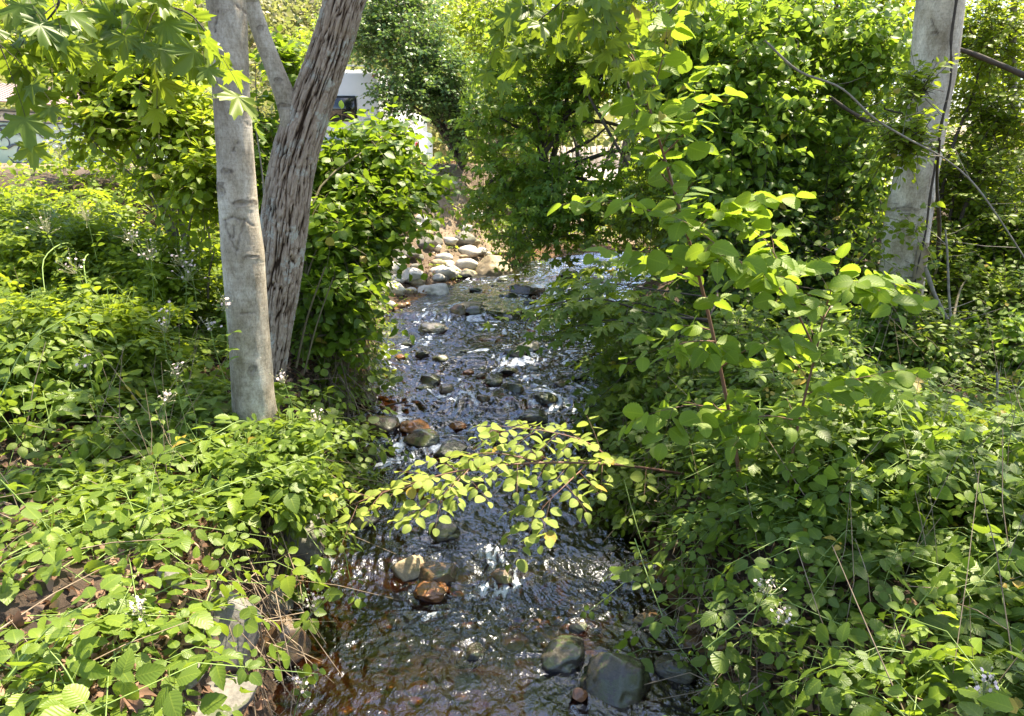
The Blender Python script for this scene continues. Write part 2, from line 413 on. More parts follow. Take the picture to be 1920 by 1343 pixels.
# ------------------------------------------------------------------ terrain
EY = [0, 3.4, 4.2, 5.5, 6.5, 7.9, 10, 12.6, 14.4, 16.8, 18, 19.5, 20.6, 21.6, 23, 26]
EL = [-1.1, -1.30, -1.53, -1.57, -1.80, -1.85, -1.98, -1.98, -1.40, -.40, .75, 2.3, 6, 14, 40, 400]
ER = [1.2, 1.20, 1.12, 1.05, 1.10, 1.25, 1.45, 1.9, 2.4, 3.6, 5.0, 9, 25, 60, 200, 900]
def left(y): return np.interp(y, EY, EL)
def right(y): return np.interp(y, EY, ER)
STEPS = [(4.85, .07), (6.9, .05), (8.1, .09), (9.6, .06), (12.2, .07), (15.5, .05)]
def wz(y):
    z = 0*np.asarray(y, float)
    for y0, h in STEPS: z = z + h*S((y-y0+.15)/.3)
    return z + .004*np.clip(y-4, 0, 20)
def ground(x, y, fine=True):
    x = np.asarray(x, float); y = np.asarray(y, float)
    L = left(y)+.12*vn(xyz(y*1.7, 3.3)); Rr = right(y)+.12*vn(xyz(y*1.7, 9.3)); w = wz(np.clip(y, 0, 22))
    bed = w - .06 - .15*S(np.minimum(x-L, Rr-x)/.45)
    if fine: bed = bed + .035*fbm(xyz(x*3.2, y*3.2), 3)
    # left bank
    s = np.maximum(L-x, 0)
    near = S((13.0-y)/3.0)
    hl_near = .95*S(s/np.interp(y, [0, 6, 9, 12], [.42, .40, .5, 1.2])) + .45*S((s-.3)/4.5) + .25*S((s-3)/6)
    sf = s + (np.minimum(s, np.maximum(y-20.3, 0)*.5)-s)*S((x+1.2)/1.6)
    hl_far = 2.25*S(sf/4.6)
    hl = near*hl_near + (1-near)*hl_far
    # right bank
    s2 = np.maximum(x-Rr, 0)
    hr = np.interp(y, [0, 5, 7], [.75, .65, .42])*S(s2/.7) + .3*S(s2/3.5) + np.interp(y, [8, 14], [0, .8])*S(s2/5)
    h = np.where(x < L, w+hl-.06*(s < .02), np.where(x > Rr, w+hr, bed))
    h = np.where((x >= L) & (x <= Rr), bed, h)
    # settle to the camp level further away, then the hill
    k = S((y-24)/8); h = h*(1-k)+2.25*k
    hill = S((y-38)/30)*(y-38)*.30*np.interp(x, [-30, -2, 8], [1.2, 1, .12]); hill = np.minimum(hill, 28+6*vn(xyz(x*.02, y*.02)))
    h = h + np.maximum(hill, 0)
    if fine: h = h + np.where((x < L) | (x > Rr), .06*fbm(xyz(x*1.3, y*1.3, 5), 4), 0)*S(np.minimum(s+s2, 1)/.3)*(1-S((y-13)/6)*.5)
    return h
def g1(x, y): return float(ground(np.array([x]), np.array([y]))[0])
gx = np.concatenate([np.linspace(-600, -30, 24)[:-1], np.linspace(-30, -8, 45)[:-1], np.linspace(-8, 8, 330)[:-1], np.linspace(8, 30, 45)[:-1], np.linspace(30, 600, 24)])
gy = np.concatenate([np.linspace(-60, -1, 12)[:-1], np.linspace(-1, 24, 430)[:-1], np.linspace(24, 50, 40)[:-1], np.linspace(50, 900, 40)])
GX, GY = np.meshgrid(gx, gy); GZ = ground(GX, GY)
def grid_faces(ny, nx):
    i = np.arange(ny-1)[:, None]*nx; j = np.arange(nx-1)[None]
    return np.stack([i+j, i+j+1, i+nx+j+1, i+nx+j], -1).reshape(-1, 4)
wet = ((GZ < wz(np.clip(GY, 0, 22))+.05) & (GY < 24)).astype(float)
me = mesh_from('ground', np.stack([GX, GY, GZ], -1).reshape(-1, 3), grid_faces(*GX.shape), rnd=wet.ravel())
m, nt, b, out = mk('forest_floor')
v = coords(nt); at_ = nd(nt, 'Attribute', attribute_name='rnd')
vo = nd(nt, 'TexVoronoi'); vo.inputs['Scale'].default_value = 9; nt.links.new(v, vo.inputs['Vector'])
soil = ramp(nt, noise(nt, 2.2, 8, .7, v), [(.3, (.04, .026, .017)), (.5, (.10, .066, .043)), (.7, (.20, .14, .09))])
soil = mixc(nt, .5, soil, mixc(nt, noise(nt, 34, 4, .8, v), (.25, .22, .2), (1.2, 1.1, 1.0)), 'MULTIPLY')
cob = mixc(nt, .8, (.2, .11, .05), ramp(nt, vo.outputs['Color'], [(.1, (.035, .025, .015)), (.35, (.11, .06, .022)), (.6, (.24, .115, .035)), (.85, (.08, .065, .045))]))
sp = nd(nt, 'SeparateXYZ'); nt.links.new(v, sp.inputs[0])
dust = mathn(nt, 'SMOOTH_MIN', 1.0, mathn(nt, 'MAXIMUM', mathn(nt, 'MULTIPLY', mathn(nt, 'SUBTRACT', sp.outputs[1], 14.5), .25), 0.0), .1)
soil = mixc(nt, dust, soil, ramp(nt, noise(nt, 1.3, 6, .7, v), [(.35, (.17, .12, .08)), (.5, (.33, .25, .17)), (.68, (.47, .38, .28))]))
hf = mathn(nt, 'GREATER_THAN', sp.outputs[1], 38)
soil = mixc(nt, hf, soil, ramp(nt, noise(nt, .5, 8, .75, v), [(.38, (.08, .11, .03)), (.5, (.3, .25, .14)), (.65, (.42, .34, .22))]))
nt.links.new(mixc(nt, at_.outputs['Fac'], soil, cob), b.inputs['Base Color']); b.inputs['Roughness'].default_value = .9
bump(nt, noise(nt, 22, 10, .8, v), 1.0, .07, b)
tag(link('ground', me, m), kind='structure')

def clear(px, py, Y, h=.08):
    p = at(px, py, Y)
    while p[2] < g1(p[0], p[1])+h and Y > 1.2: Y -= .06; p = at(px, py, Y)
    return p
# ------------------------------------------------------------------ water
ny, nx = 1400, 230
wy = np.concatenate([np.linspace(1.2, 12, 1060)[:-1], np.linspace(12, 22.5, 341)])
u = np.linspace(0, 1, nx); WY = np.repeat(wy[:, None], nx, 1)
LL = left(wy)-.25; RR = np.minimum(right(wy), left(wy)+9)+.25
WX = LL[:, None]*(1-u) + RR[:, None]*u
cxy = (left(wy)+right(wy))/2; fl = np.gradient(cxy, wy)[:, None]            # flow slant
ROCKPX = []   # filled below as (x, y, r) for foam and wakes
# (px, py, w, h, kind, name, label, category)
BROCKS = [
 (988, 651, 52, 26, 'wetgrey', 'stone', 'flat pale-brown stone mid creek leaning on a darker one', 0),
 (970, 661, 42, 22, 'wet', 'stone', 'dark rounded stone in front of the flat pale-brown stone mid creek', 0),
 (955, 691, 34, 12, 'wet', 'stone', 'thin dark stone barely breaking the riffle in mid creek', 0),
 (927, 713, 34, 22, 'wet', 'stone', 'black wet stone, left one of a close pair mid creek', 0),
 (964, 725, 40, 20, 'wet', 'stone', 'black wet stone, right one of a close pair mid creek', 0),
 (1020, 754, 46, 22, 'wet', 'stone', 'low dark mossy stone right of the mid-creek white water', 0),
 (1005, 783, 56, 24, 'wet', 'stone', 'broad black stone just above the pale overhanging branch', 0),
 (809, 711, 36, 24, 'wet', 'stone', 'dark mossy stone left of centre in the upper riffle', 0),
 (836, 727, 32, 18, 'brown', 'stone', 'small wet brown stone right beside the dark mossy stone', 0),
 (793, 663, 22, 18, 'wet', 'stone', 'small black stone by the leafy left edge of the creek', 0),
 (1089, 703, 32, 12, 'wet', 'stone', 'low black stone near the right bank under maple leaves', 0),
 (892, 590, 36, 20, 'wet', 'stone', 'black wet stone at the foot of the pale boulders', 0),
 (861, 589, 34, 20, 'brown', 'stone', 'brown stone between the creek and the pale boulders', 0),
 (880, 572, 40, 18, 'tan', 'stone', 'low tan stone under the pale boulders by the water', 0),
 (815, 615, 54, 18, 'wetgrey', 'stone', 'long flat grey stone lying in the left edge of the creek', 0),
 (994, 543, 66, 16, 'brown', 'stone', 'long flat brown slab at the waterline where the creek bends', 0),
 (1068, 521, 46, 26, 'wet', 'boulder', 'dark boulder in shade at the head of the bend', 0),
 (1212, 548, 58, 30, 'brown', 'boulder', 'brown boulder half hidden by maple leaves right of the creek bend', 0),
 (712, 797, 74, 38, 'brown', 'boulder', 'broad wet brown boulder at left bank above the small fall', 0),
 (778, 801, 60, 26, 'orange', 'stone', 'wet orange-brown stone right of the broad brown boulder', 0),
 (856, 796, 40, 20, 'orange', 'stone', 'small orange and black stone in the middle of the fall', 0),
 (797, 823, 64, 34, 'wet', 'boulder', 'dark wet boulder below the orange-brown stone', 0),
 (846, 842, 58, 26, 'wet', 'stone', 'black wet stone partly washed over below the fall', 0),
 (938, 822, 26, 12, 'brown', 'stone', 'tiny brown stone right of the fall by the pale leaves', 0),
 (682, 746, 44, 38, 'brown', 'boulder', 'round brown boulder tucked against the rooty left bank', 0),
 (830, 996, 54, 36, 'wet', 'stone', 'single round black stone below the pale branch', 0),
 (768, 1064, 56, 46, 'tan', 'stone', 'smooth tan stone standing in the near riffle', 0),
 (822, 1071, 88, 34, 'brown', 'stone', 'long dark red-brown stone lying beside the smooth tan stone', 0),
 (806, 1104, 70, 34, 'orange', 'stone', 'orange stone awash in front of the tan and red-brown pair', 0),
 (941, 1076, 46, 22, 'brown', 'stone', 'brown stone behind the near patch of foam', 0),
 (1056, 1238, 108, 76, 'wet', 'boulder', 'mossy green-black boulder under the near right water', -.06),
 (1150, 1278, 122, 92, 'wet', 'boulder', 'large rounded dark boulder sunk nearest the right bank bottom', -.03),
 (1084, 1297, 26, 22, 'orange', 'stone', 'small reddish stone beside the large sunken boulder', 0),
 (1087, 1168, 38, 22, 'wet', 'stone', 'small black stone in the brown shallows near right bank', 0),
 (888, 1228, 52, 46, 'wet', 'stone', 'dark sunken stone left of the mossy green-black boulder', -.07),
 (1010, 1178, 60, 30, 'brown', 'stone', 'sunken brown stone below the near foam patch', -.08),
 (1220, 1160, 60, 34, 'brown', 'stone', 'brown stone in shade at the right water edge', -.02),
 (1265, 1250, 80, 40, 'wet', 'boulder', 'dark shaded boulder under the right bank brambles', .0),
 (700, 850, 60, 30, 'wet', 'stone', 'dark stone under the left bank beside the fall', 0),
 (660, 700, 40, 26, 'wet', 'stone', 'dark stone beneath hanging roots of the left bank', .05),
]
rocks = []
for (px, py, w, h, mt, nm, lb, dz) in BROCKS:
    p = onz(px, py, .05)
    for _ in range(6): p = onz(px, py, float(wz(p[1]))+.03+dz)
    s = depth(p)/FPX; w, h = w*1.13, h*1.2; rocks.append([p[0], p[1], p[2]-0.0, w*s/2, h*s/2])
X, Y = WX, WY
Yf = Y - fl*0
def wpat(sx, sy, z, o=4): return fbm(xyz((X-cxy[:, None])*sx, Y*sy, z), o)
warp = .25*wpat(1.5, 1.0, 3.1, 3); warp2 = .3*wpat(1.2, .9, 8.1, 3)
def wp(sx, sy, z, o=4): return fbm(xyz((X-cxy[:, None]+warp)*sx, (Y+warp2)*sy, z), o)
rough = .55 + .45*S((Y-4.4)/2.0)
for y0, h in STEPS: rough = rough + .5*np.exp(-((Y-y0+.25)/.5)**2)
hgt = .016*wp(4, 2.6, 1.7, 3) + .011*(1-2*np.abs(wp(9, 5.5, 4.4, 3))) + .0070*(1-2*np.abs(wp(24, 12, 2.2, 2)))
Zw = wz(Y) + hgt*rough
foam = np.zeros_like(Y)
for y0, h in STEPS:
    foam = foam + .75*np.exp(-((Y-y0+.12+.25*wp(2, 0.5, 6, 2))/.16)**2)*S((wp(2.2, 2, 9.5, 3)+.15)/.8)
for (rx, ry, rz, rw, rh) in rocks:
    dx = (X-rx)/max(rw, .06); dy = (Y-(ry))/max(rw, .06)
    d = np.hypot(dx, dy)
    Zw = Zw + .018*np.exp(-((d-1.1)/.35)**2)*(dy > 0) - .02*np.exp(-(dx**2+((dy+1.3)/.9)**2))
    foam = foam + .35*np.exp(-(dx**2/.9+((dy+1.7)/1.1)**2))*S((wp(8, 6, 5.5, 3)+.5)/.9)
for (px, py, r) in [(925, 1100, .30), (885, 765, .45), (790, 838, .35), (735, 835, .3), (990, 985, .25), (1060, 745, .5), (840, 640, .6), (1120, 560, 1.2), (1160, 540, 1.0), (930, 1030, .2), (740, 770, .4)]:
    p = onz(px, py, .1); d = np.hypot(X-p[0], (Y-p[1])/1.2)/r
    foam = foam + .8*np.exp(-d*d*1.3)*S((wp(9, 6, 7.5, 4)+.25)/.8)
    Zw = Zw + .022*np.exp(-d*d)*wp(15, 12, 3.5, 3)
foam = foam + 1.35*S((Y-6.0)/2.5)*S((wp(3.2, 1.5, 2.9, 4)-.05)/.5)*S((wp(16, 9, 6.6, 2)+.1)/.6)  # broad pale cover of the upper creek, painted sky sheen stored with the foam
foam = np.clip(foam*(.45+.75*S((wp(26, 15, 11.5, 2)+.35)/.7)), 0, 1)
mw, nt, b, out = mk('creek_water')
tcn = nd(nt, 'TexCoord')
mp = nd(nt, 'Mapping'); mp.inputs['Scale'].default_value = (1.0, .62, 1); mp.inputs['Rotation'].default_value = (0, 0, R(-8)); nt.links.new(tcn.outputs['Object'], mp.inputs[0])
n1 = noise(nt, 16, 2, .5, mp.outputs[0], 1.6); n2 = noise(nt, 44, 2, .5, mp.outputs[0], 1.0)
fm = nd(nt, 'Attribute', attribute_name='foam')
hh = mathn(nt, 'ADD', mathn(nt, 'MULTIPLY', n1, 1.0), mathn(nt, 'MULTIPLY', n2, .35))
bn = nd(nt, 'Bump'); bn.inputs['Strength'].default_value = 1.0; bn.inputs['Distance'].default_value = .008; nt.links.new(hh, bn.inputs['Height'])
gl = nd(nt, 'BsdfGlossy'); gl.inputs['Roughness'].default_value = .11; gl.inputs['Color'].default_value = (.86, .90, 1, 1); nt.links.new(bn.outputs[0], gl.inputs['Normal'])
tr = nd(nt, 'BsdfTransparent'); tr.inputs[0].default_value = (.36, .235, .125, 1)
fr = nd(nt, 'Fresnel'); fr.inputs[0].default_value = 1.45; nt.links.new(bn.outputs[0], fr.inputs['Normal'])
fac = mathn(nt, 'MINIMUM', mathn(nt, 'ADD', mathn(nt, 'MULTIPLY', fr.outputs[0], 1.7), .03), 1.0)
mx = nd(nt, 'MixShader'); nt.links.new(fac, mx.inputs[0]); nt.links.new(tr.outputs[0], mx.inputs[1]); nt.links.new(gl.outputs[0], mx.inputs[2])
b.inputs['Base Color'].default_value = (.60, .66, .76, 1); b.inputs['Roughness'].default_value = .35; nt.links.new(bn.outputs[0], b.inputs['Normal'])  # bluish white of the foam and of the painted sky sheen
n3 = noise(nt, 75, 4, .75, mp.outputs[0], 1.0)
ff = mathn(nt, 'MULTIPLY', S_ := ramp(nt, mathn(nt, 'ADD', mathn(nt, 'MULTIPLY', fm.outputs['Fac'], .62), mathn(nt, 'SUBTRACT', n3, .5)), [(.30, (0, 0, 0)), (.62, (1, 1, 1))]), .85)
mx2 = nd(nt, 'MixShader'); nt.links.new(ff, mx2.inputs[0]); nt.links.new(mx.outputs[0], mx2.inputs[1]); nt.links.new(b.outputs[0], mx2.inputs[2])
nt.links.new(mx2.outputs[0], out.inputs[0])
me = mesh_from('creek_water', np.stack([X, Y, Zw], -1).reshape(-1, 3), grid_faces(*X.shape), extra={'foam': foam.ravel()})
tag(link('creek_water', me, mw), kind='structure')

# ------------------------------------------------------------------ rocks
import bmesh
def ico(sub):
    bm = bmesh.new(); bmesh.ops.create_icosphere(bm, subdivisions=sub, radius=1)
    V = np.array([v.co[:] for v in bm.verts]); F = np.array([[v.index for v in f.verts] for f in bm.faces]); bm.free(); return V, F
ICO5, ICO3, ICO2 = ico(5), ico(3), ico(2)
def rock_mesh(rx, ry, rz, seed, sub=ICO5, ang=.82):
    V, F = sub; V = V.copy(); o = seed*7.31
    d = 1 + .26*fbm(V*.9+o, 2) + .08*fbm(V*3+o, 4) + .022*fbm(V*11+o, 3)
    # a few flattened facets
    r_ = np.random.default_rng(seed)
    for _ in range(11):
        n = nz(r_.normal(0, 1, 3)); k = r_.uniform(.60, .95); pr = V@n*d
        d = np.where(pr > k, d*(k+(pr-k)*(1-ang))/np.maximum(pr, 1e-6), d)
    V = V*d[:, None]*np.array([rx, ry, rz])
    a = r_.uniform(-.5, .5); c, s = math.cos(a), math.sin(a)
    V = np.stack([V[:, 0]*c-V[:, 1]*s, V[:, 0]*s+V[:, 1]*c, V[:, 2]], -1)
    return V, F
def place_rock(p, rx, ry, rz, seed, mat, name, label, cat, group=None, sub=ICO5):
    V, F = rock_mesh(rx, ry, rz, seed, sub)
    o = link(name, mesh_from(name, V, F), mat, loc=[float(c) for c in p]); return tag(o, label, cat, group)
for i, ((px, py, w, h, mt, nm, lb, dz), (rx, ry, rz, rw, rh)) in enumerate(zip(BROCKS, rocks)):
    rz_ = max(rh*1.0, rw*.42)
    place_rock((rx, ry, float(wz(ry))+dz+rz_*.14), rw, rw*.85, rz_, 11+i, RM[mt], nm, lb, nm, 'stones lying in the creek')
# bank boulders (px, py, w, h, Y, kind, label)
BANKR = [
 (425, 1185, 112, 118, 3.7, 'grey', 'grey boulder crossed by dry stems at lower left bank'),
 (535, 1205, 78, 66, 3.9, 'brown', 'damp brown stone at the water edge right of the crossed grey boulder'),
 (562, 1005, 90, 100, 5.0, 'grey', 'grey boulder on left bank below the sunlit yellow-green leaves'),
 (505, 1125, 84, 66, 4.3, 'grey', 'shaded grey boulder sloping into the water at left'),
 (322, 1085, 40, 34, 3.6, 'grey', 'small grey stone showing between bramble leaves at left'),
 (350, 1262, 52, 30, 3.1, 'grey', 'small stone just below the crossed grey boulder'),
 (400, 1325, 110, 46, 3.1, 'grey', 'wide grey rock at the bottom edge under brambles'),
 (262, 413, 80, 30, 12.5, 'grey', 'long grey boulder behind the left brambles near the camp'),
 (818, 556, 64, 44, 14.3, 'pale', 'pale rounded boulder at the left foot of the stone bank'),
 (846, 515, 44, 34, 15.7, 'pale', 'pale upright boulder in the middle of the stone bank'),
 (922, 512, 74, 56, 16.3, 'tan', 'largest cream boulder at right end of the stone bank'),
 (880, 520, 48, 36, 16.2, 'tan', 'tan boulder just left of the largest cream boulder'),
 (808, 486, 40, 26, 16.5, 'pale', 'white flat-topped stone high on the bank'),
 (803, 434, 30, 40, 17.6, 'pale', 'tall ribbed white stone at the top of the bank'),
 (831, 442, 32, 28, 17.8, 'pale', 'white stone beside the tall ribbed one'),
 (770, 520, 50, 26, 14.8, 'pale', 'flat white stone behind the round-leaved shrub'),
 (735, 545, 46, 28, 13.6, 'pale', 'greyish white stone at left edge of the stone bank'),
 (1133, 489, 30, 24, 20.6, 'tan', 'small round tan boulder on the sunlit dirt beyond the bend'),
 (865, 425, 40, 44, 18.6, 'grey', 'grey-brown boulder in shade above the leaf-strewn slope'),
]
for i, (px, py, w, h, Yd, mt, lb) in enumerate(BANKR):
    p = clear(px, py, Yd, .0) if Yd < 6 else at(px, py, Yd)
    w, h = (w*1.35, h*1.35) if Yd < 6 else (w*1.15, h*1.15)
    s = depth(p)/FPX; g = g1(p[0], p[1])
    rz_ = h*s/2*1.1; zc = p[2] if p[2]-rz_ < g+.05 else g+rz_*.45
    place_rock((p[0], p[1], zc), w*s/2, w*s/2*.9, rz_, 70+i, RM[mt], 'boulder', lb, 'boulder', 'boulders on the banks')
    if zc-rz_ > g: pass
rr = np.random.default_rng(5)
for i in range(150):
    px = rr.uniform(690, 950)
    Yd = rr.uniform(12.2, 19.0); x = (px-960)/FPX*Yd*1.0
    if x > left(Yd)-.1 or x < left(Yd)-4: continue
    g = g1(x, Yd); r = rr.uniform(.09, .26)
    place_rock((x, Yd, g+r*.25), r*1.2, r, r*.7, 200+i, RM[['pale', 'pale', 'tan', 'grey'][i % 4]], 'stone', 'rough fist to bucket sized stone packed among others on the sunny stone bank', 'stone', 'stones packed on the sunny bank', ICO3)
SMALL = []
for i in range(46):
    y = rr.uniform(5.0, 15.5); t_ = rr.uniform(.04, .96); x = left(y)*(1-t_)+right(y)*t_; r = rr.uniform(.045, .125)
    if any(np.hypot(x-a[0], y-a[1]) < a[3]+r for a in rocks) or any(np.hypot(x-a[0], y-a[1]) < a[2]+r for a in SMALL): continue
    SMALL.append((x, y, r)); place_rock((x, y, float(wz(y))+r*.12), r*1.25, r, r*.62, 900+i, RM[['wet', 'brown', 'wet', 'wet', 'orange'][i % 5]], 'stone', 'small wet stone breaking the riffles among many like it', 'stone', 'small stones breaking the riffles', ICO3)
# cobbles of the bed: nobody could count them
bb = Buf()
for i in range(700):
    y = rr.uniform(2.5, 13) if i % 4 else rr.uniform(13, 20); x = rr.uniform(left(y)-.05, right(y)+.15)
    r = rr.uniform(.025, .07)*(1 if y < 12 else 1.3); V, F = rock_mesh(r*1.2, r, r*.6, 500+i, ICO2)
    bb.add(V+np.array([x, y, g1(x, y)+r*.2]), F, A=rr.random())
mc, nt, b, out = mk('bed_cobbles'); at_ = nd(nt, 'Attribute', attribute_name='rnd')
nt.links.new(ramp(nt, at_.outputs['Fac'], [(0, (.03, .022, .016)), (.3, (.10, .06, .03)), (.6, (.26, .13, .045)), (.8, (.36, .2, .08)), (1, (.2, .17, .13))]), b.inputs['Base Color']); b.inputs['Roughness'].default_value = .3
tag(bb.build('creek_bed_cobbles', mc), 'brown and orange cobbles covering the creek bed', 'cobbles', kind='stuff')

def proj(V):
    V = np.asarray(V, float); d = V[..., 1]*CP + (CAM_H-V[..., 2])*SP
    return 960+FPX*V[..., 0]/d, 671.5-FPX*(V[..., 1]*SP+(V[..., 2]-CAM_H)*CP)/d, d
def seen(V, mar=90):
    x, y, d = proj(V); return (d > .3) & (x > -mar) & (x < 1920+mar) & (y > -mar) & (y < 1343+mar)

# ---- sun flecks: openings cut into the unseen crowns overhead so the sun reaches these spots
GAPS = []
def gap(px, py, Y, r):
    GAPS.append((at(px, py, Y), r))
for a in [(575, 880, 4.9, .42), (620, 950, 4.9, .3), (700, 930, 4.8, .4), (800, 900, 4.8, .45), (900, 880, 4.8, .45), (1000, 870, 4.8, .45), (1090, 850, 4.9, .4), (990, 950, 4.8, .3),
          (463, 560, 5.2, .14), (690, 1040, 5.2, .16), (850, 500, 16.2, 1.9), (760, 520, 14.5, 1.2), (930, 510, 16.4, 1.3), (1150, 490, 20.5, 2.5),
          (1230, 200, 4.3, .5), (1190, 120, 4.3, .4), (1450, 500, 4.3, .45), (1600, 530, 4.3, .4), (1280, 330, 4.3, .3), (1540, 930, 5.5, .45), (1490, 900, 5.2, .3), (1780, 690, 6.5, .25),
          (330, 230, 8, 1.1), (200, 150, 8.4, 1.1), (160, 500, 7.5, 1.2), (300, 80, 8.8, 1.1), (950, 200, 15, 1.5), (1080, 120, 14.5, 1.5), (1040, 380, 14, 1.2), (760, 430, 16.5, 1.3), (880, 450, 17.5, 1.5), (1330, 100, 10, .9), (1420, 250, 9.8, .8), (60, 420, 7.5, 1.0), (200, 380, 8, 1.1), (40, 600, 5, .5), (90, 520, 6, .6), (120, 1130, 2.6, .25), (60, 1180, 2.3, .25), (330, 950, 4, .3), (1720, 350, 8, .2),
          (1380, 1190, 3, .16), (1340, 1130, 3.2, .12), (1830, 1060, 3.4, .2), (640, 330, 8, .7), (740, 250, 9, .6), (1560, 1250, 2.7, .18), (1440, 950, 4.6, .25),
          (1350, 200, 10, 1.0), (1550, 150, 10.5, .8), (1850, 250, 11, 1.2), (420, 250, 7.5, .7), (1330, 700, 4.6, .3)]:
    gap(*a)
_r = np.random.default_rng(44)
for _ in range(26): gap(_r.uniform(1180, 1900), _r.uniform(880, 1330), _r.uniform(2.6, 4.8), _r.uniform(.10, .28))
for _ in range(14): gap(_r.uniform(20, 560), _r.uniform(780, 1300), _r.uniform(2.4, 4.6), _r.uniform(.10, .28))
def in_gap(O):
    k = np.zeros(len(O), bool)
    for p, r in GAPS:
        q = O-p; t = q@SUN; d = np.linalg.norm(q-t[:, None]*SUN, axis=1)
        k |= (d < r) & (t > .9)
    return k

FARG = [(at(850, 500, 16.2), 1.1), (at(760, 470, 15.5), 1.0), (at(930, 510, 16.4), .8)]
def far_gap(O):
    k = np.zeros(len(O), bool)
    for p, r in FARG:
        q = O-p; t = q@SUN; k |= (np.linalg.norm(q-t[:, None]*SUN, axis=1) < r) & (t > .9)
    return k
def branches(buf, base, ends, r0, n=14, sag=.15, wob=.08, r1=.25, nseg=7):
    for e in ends:
        e = np.asarray(e, float); b_ = np.asarray(base, float); L = np.linalg.norm(e-b_)
        m1 = b_+(e-b_)*.35+np.array([0, 0, sag*L])+rng.normal(0, wob*L*.5, 3)
        m2 = b_+(e-b_)*.7+np.array([0, 0, sag*L*.8])+rng.normal(0, wob*L*.5, 3)
        P = spline([b_, m1, m2, e], n); V, F = tube(P, np.linspace(r0, r0*r1, n), nseg); buf.add(V, F)

def bush(name, label, cat, clumps, mat, tm, size, nl=7, L=.5, base=None, r0=.02, twmat=None, group=None, droop=.3, tilt=.45, hang=.15, spread=.9, twig=.003, up=.25, szvar=.3, bmat=None, shell=.25, cut=None, stemn=1, dens=.9, jit=.17):
    size = size*.84; tw = twmat or M_TWIG; cs = []
    lb, sb = Buf(), Buf()
    for c in clumps:
        px, py, Y, rx, ry, rd, n = c[:7]
        p = at(px, py, Y); s = depth(p)/FPX; r = np.array([rx*s, rd, ry*s]); cs.append(p)
        O, d = ell_pts(p, r, int(n*dens), shell)
        O = O + jit*np.minimum(rx, ry)*s*rng.normal(0, 1, O.shape)
        D = d*.8 + UP*up + rng.normal(0, .45, O.shape)
        O = O - nz(D)*L*.5
        k = (O[:, 2] > ground(O[:, 0], O[:, 1], False)+.03) & seen(O, 130)
        if cut is not None: k &= ~cut(O)
        O, D = O[k], D[k]
        shoots(lb, sb, O, D, L*rng.uniform(.6, 1.3, len(O)), nl, size, tm, twig, droop, spread, .02, tilt, hang, szvar)
    if base is None:
        q = np.mean(cs, 0); base = np.array([q[0], q[1]+.2, g1(q[0], q[1]+.2)-.05])
    e = empty(name, base, label, cat, group)
    lb.build('foliage', mat, e)
    bbf = Buf()
    ends = []
    for p in cs:
        for _ in range(stemn): ends.append(p + rng.normal(0, .15, 3))
    branches(bbf, base, ends, r0)
    bbf.build('stem', bmat or tw, e)
    sb.build('twigs', tw, e)
    return e

# ------------------------------------------------------------------ trunks
def bark_smooth(k=1.0, mott=.5, lift=1.0):
    m, nt, b, out = mk('smooth_grey_bark')
    v = coords(nt, (1, 1, .55)); v2 = coords(nt, (1, 1, .28))
    c = ramp(nt, noise(nt, 5, 6, .65, v), [(.3, (.27, .225, .16)), (.5, (.42, .37, .30)), (.72, (.60, .56, .49))])
    c = mixc(nt, mott, c, ramp(nt, noise(nt, 2.6, 9, .8, coords(nt, (1, 1, .6))), [(.36, (.50, .47, .40)), (.5, (1, 1, 1)), (.7, (1.25*k, 1.25*k, 1.25*k))]), 'MULTIPLY')
    c = mixc(nt, .5, c, ramp(nt, noise(nt, 70, 4, .75, v), [(.38, (.45, .42, .38)), (.55, (1, 1, 1))]), 'MULTIPLY')
    c = mixc(nt, .22, c, ramp(nt, noise(nt, 26, 3, .6, coords(nt, (.35, .35, 3))), [(.35, (.5, .46, .42)), (.55, (1, 1, 1))]), 'MULTIPLY')
    c = mixc(nt, 1.0, c, (lift, lift, lift*.98), 'MULTIPLY')
    s = nd(nt, 'Attribute', attribute_name='rnd')
    c = mixc(nt, s.outputs['Fac'], c, (.055, .038, .028))
    nt.links.new(c, b.inputs['Base Color']); b.inputs['Roughness'].default_value = .85; b.inputs['Specular IOR Level'].default_value = .25
    bump(nt, mathn(nt, 'ADD', noise(nt, 60, 6, .75, v), mathn(nt, 'MULTIPLY', noise(nt, 22, 3, .6, coords(nt, (.3, .3, 3))), .6)), .6, .006, b)
    m.name = 'smooth_grey_bark'; return m
def bark_rough():
    m, nt, b, out = mk('furrowed_bark')
    v = coords(nt, (1, 1, .4))
    s = nd(nt, 'Attribute', attribute_name='rnd')      # 0 in the furrow, 1 on the ridge
    c = ramp(nt, s.outputs['Fac'], [(.08, (.035, .023, .015)), (.35, (.19, .14, .10)), (.7, (.33, .265, .205)), (1, (.43, .36, .29))])
    c = mixc(nt, .55, c, ramp(nt, noise(nt, 38, 7, .75, v), [(.32, (.4, .36, .33)), (.58, (1.05, 1, .98))]), 'MULTIPLY')
    li = ramp(nt, noise(nt, 5, 7, .75, coords(nt)), [(.545, (0, 0, 0)), (.585, (1, 1, 1))])
    c = mixc(nt, mathn(nt, 'MULTIPLY', li, mathn(nt, 'MULTIPLY', s.outputs['Fac'], .8)), c, (.46, .47, .42))
    nt.links.new(c, b.inputs['Base Color']); b.inputs['Roughness'].default_value = .95; b.inputs['Specular IOR Level'].default_value = .15
    bump(nt, noise(nt, 30, 8, .8, v), .9, .012, b)
    return m
BK_S, BK_R = bark_smooth(1.15, .9), bark_rough()
BK_P = bark_smooth(1.2, .8, 1.3)
M_SCAR = plain('bark_scar', (.09, .065, .045), .9, (.045, .03, .02), 30)

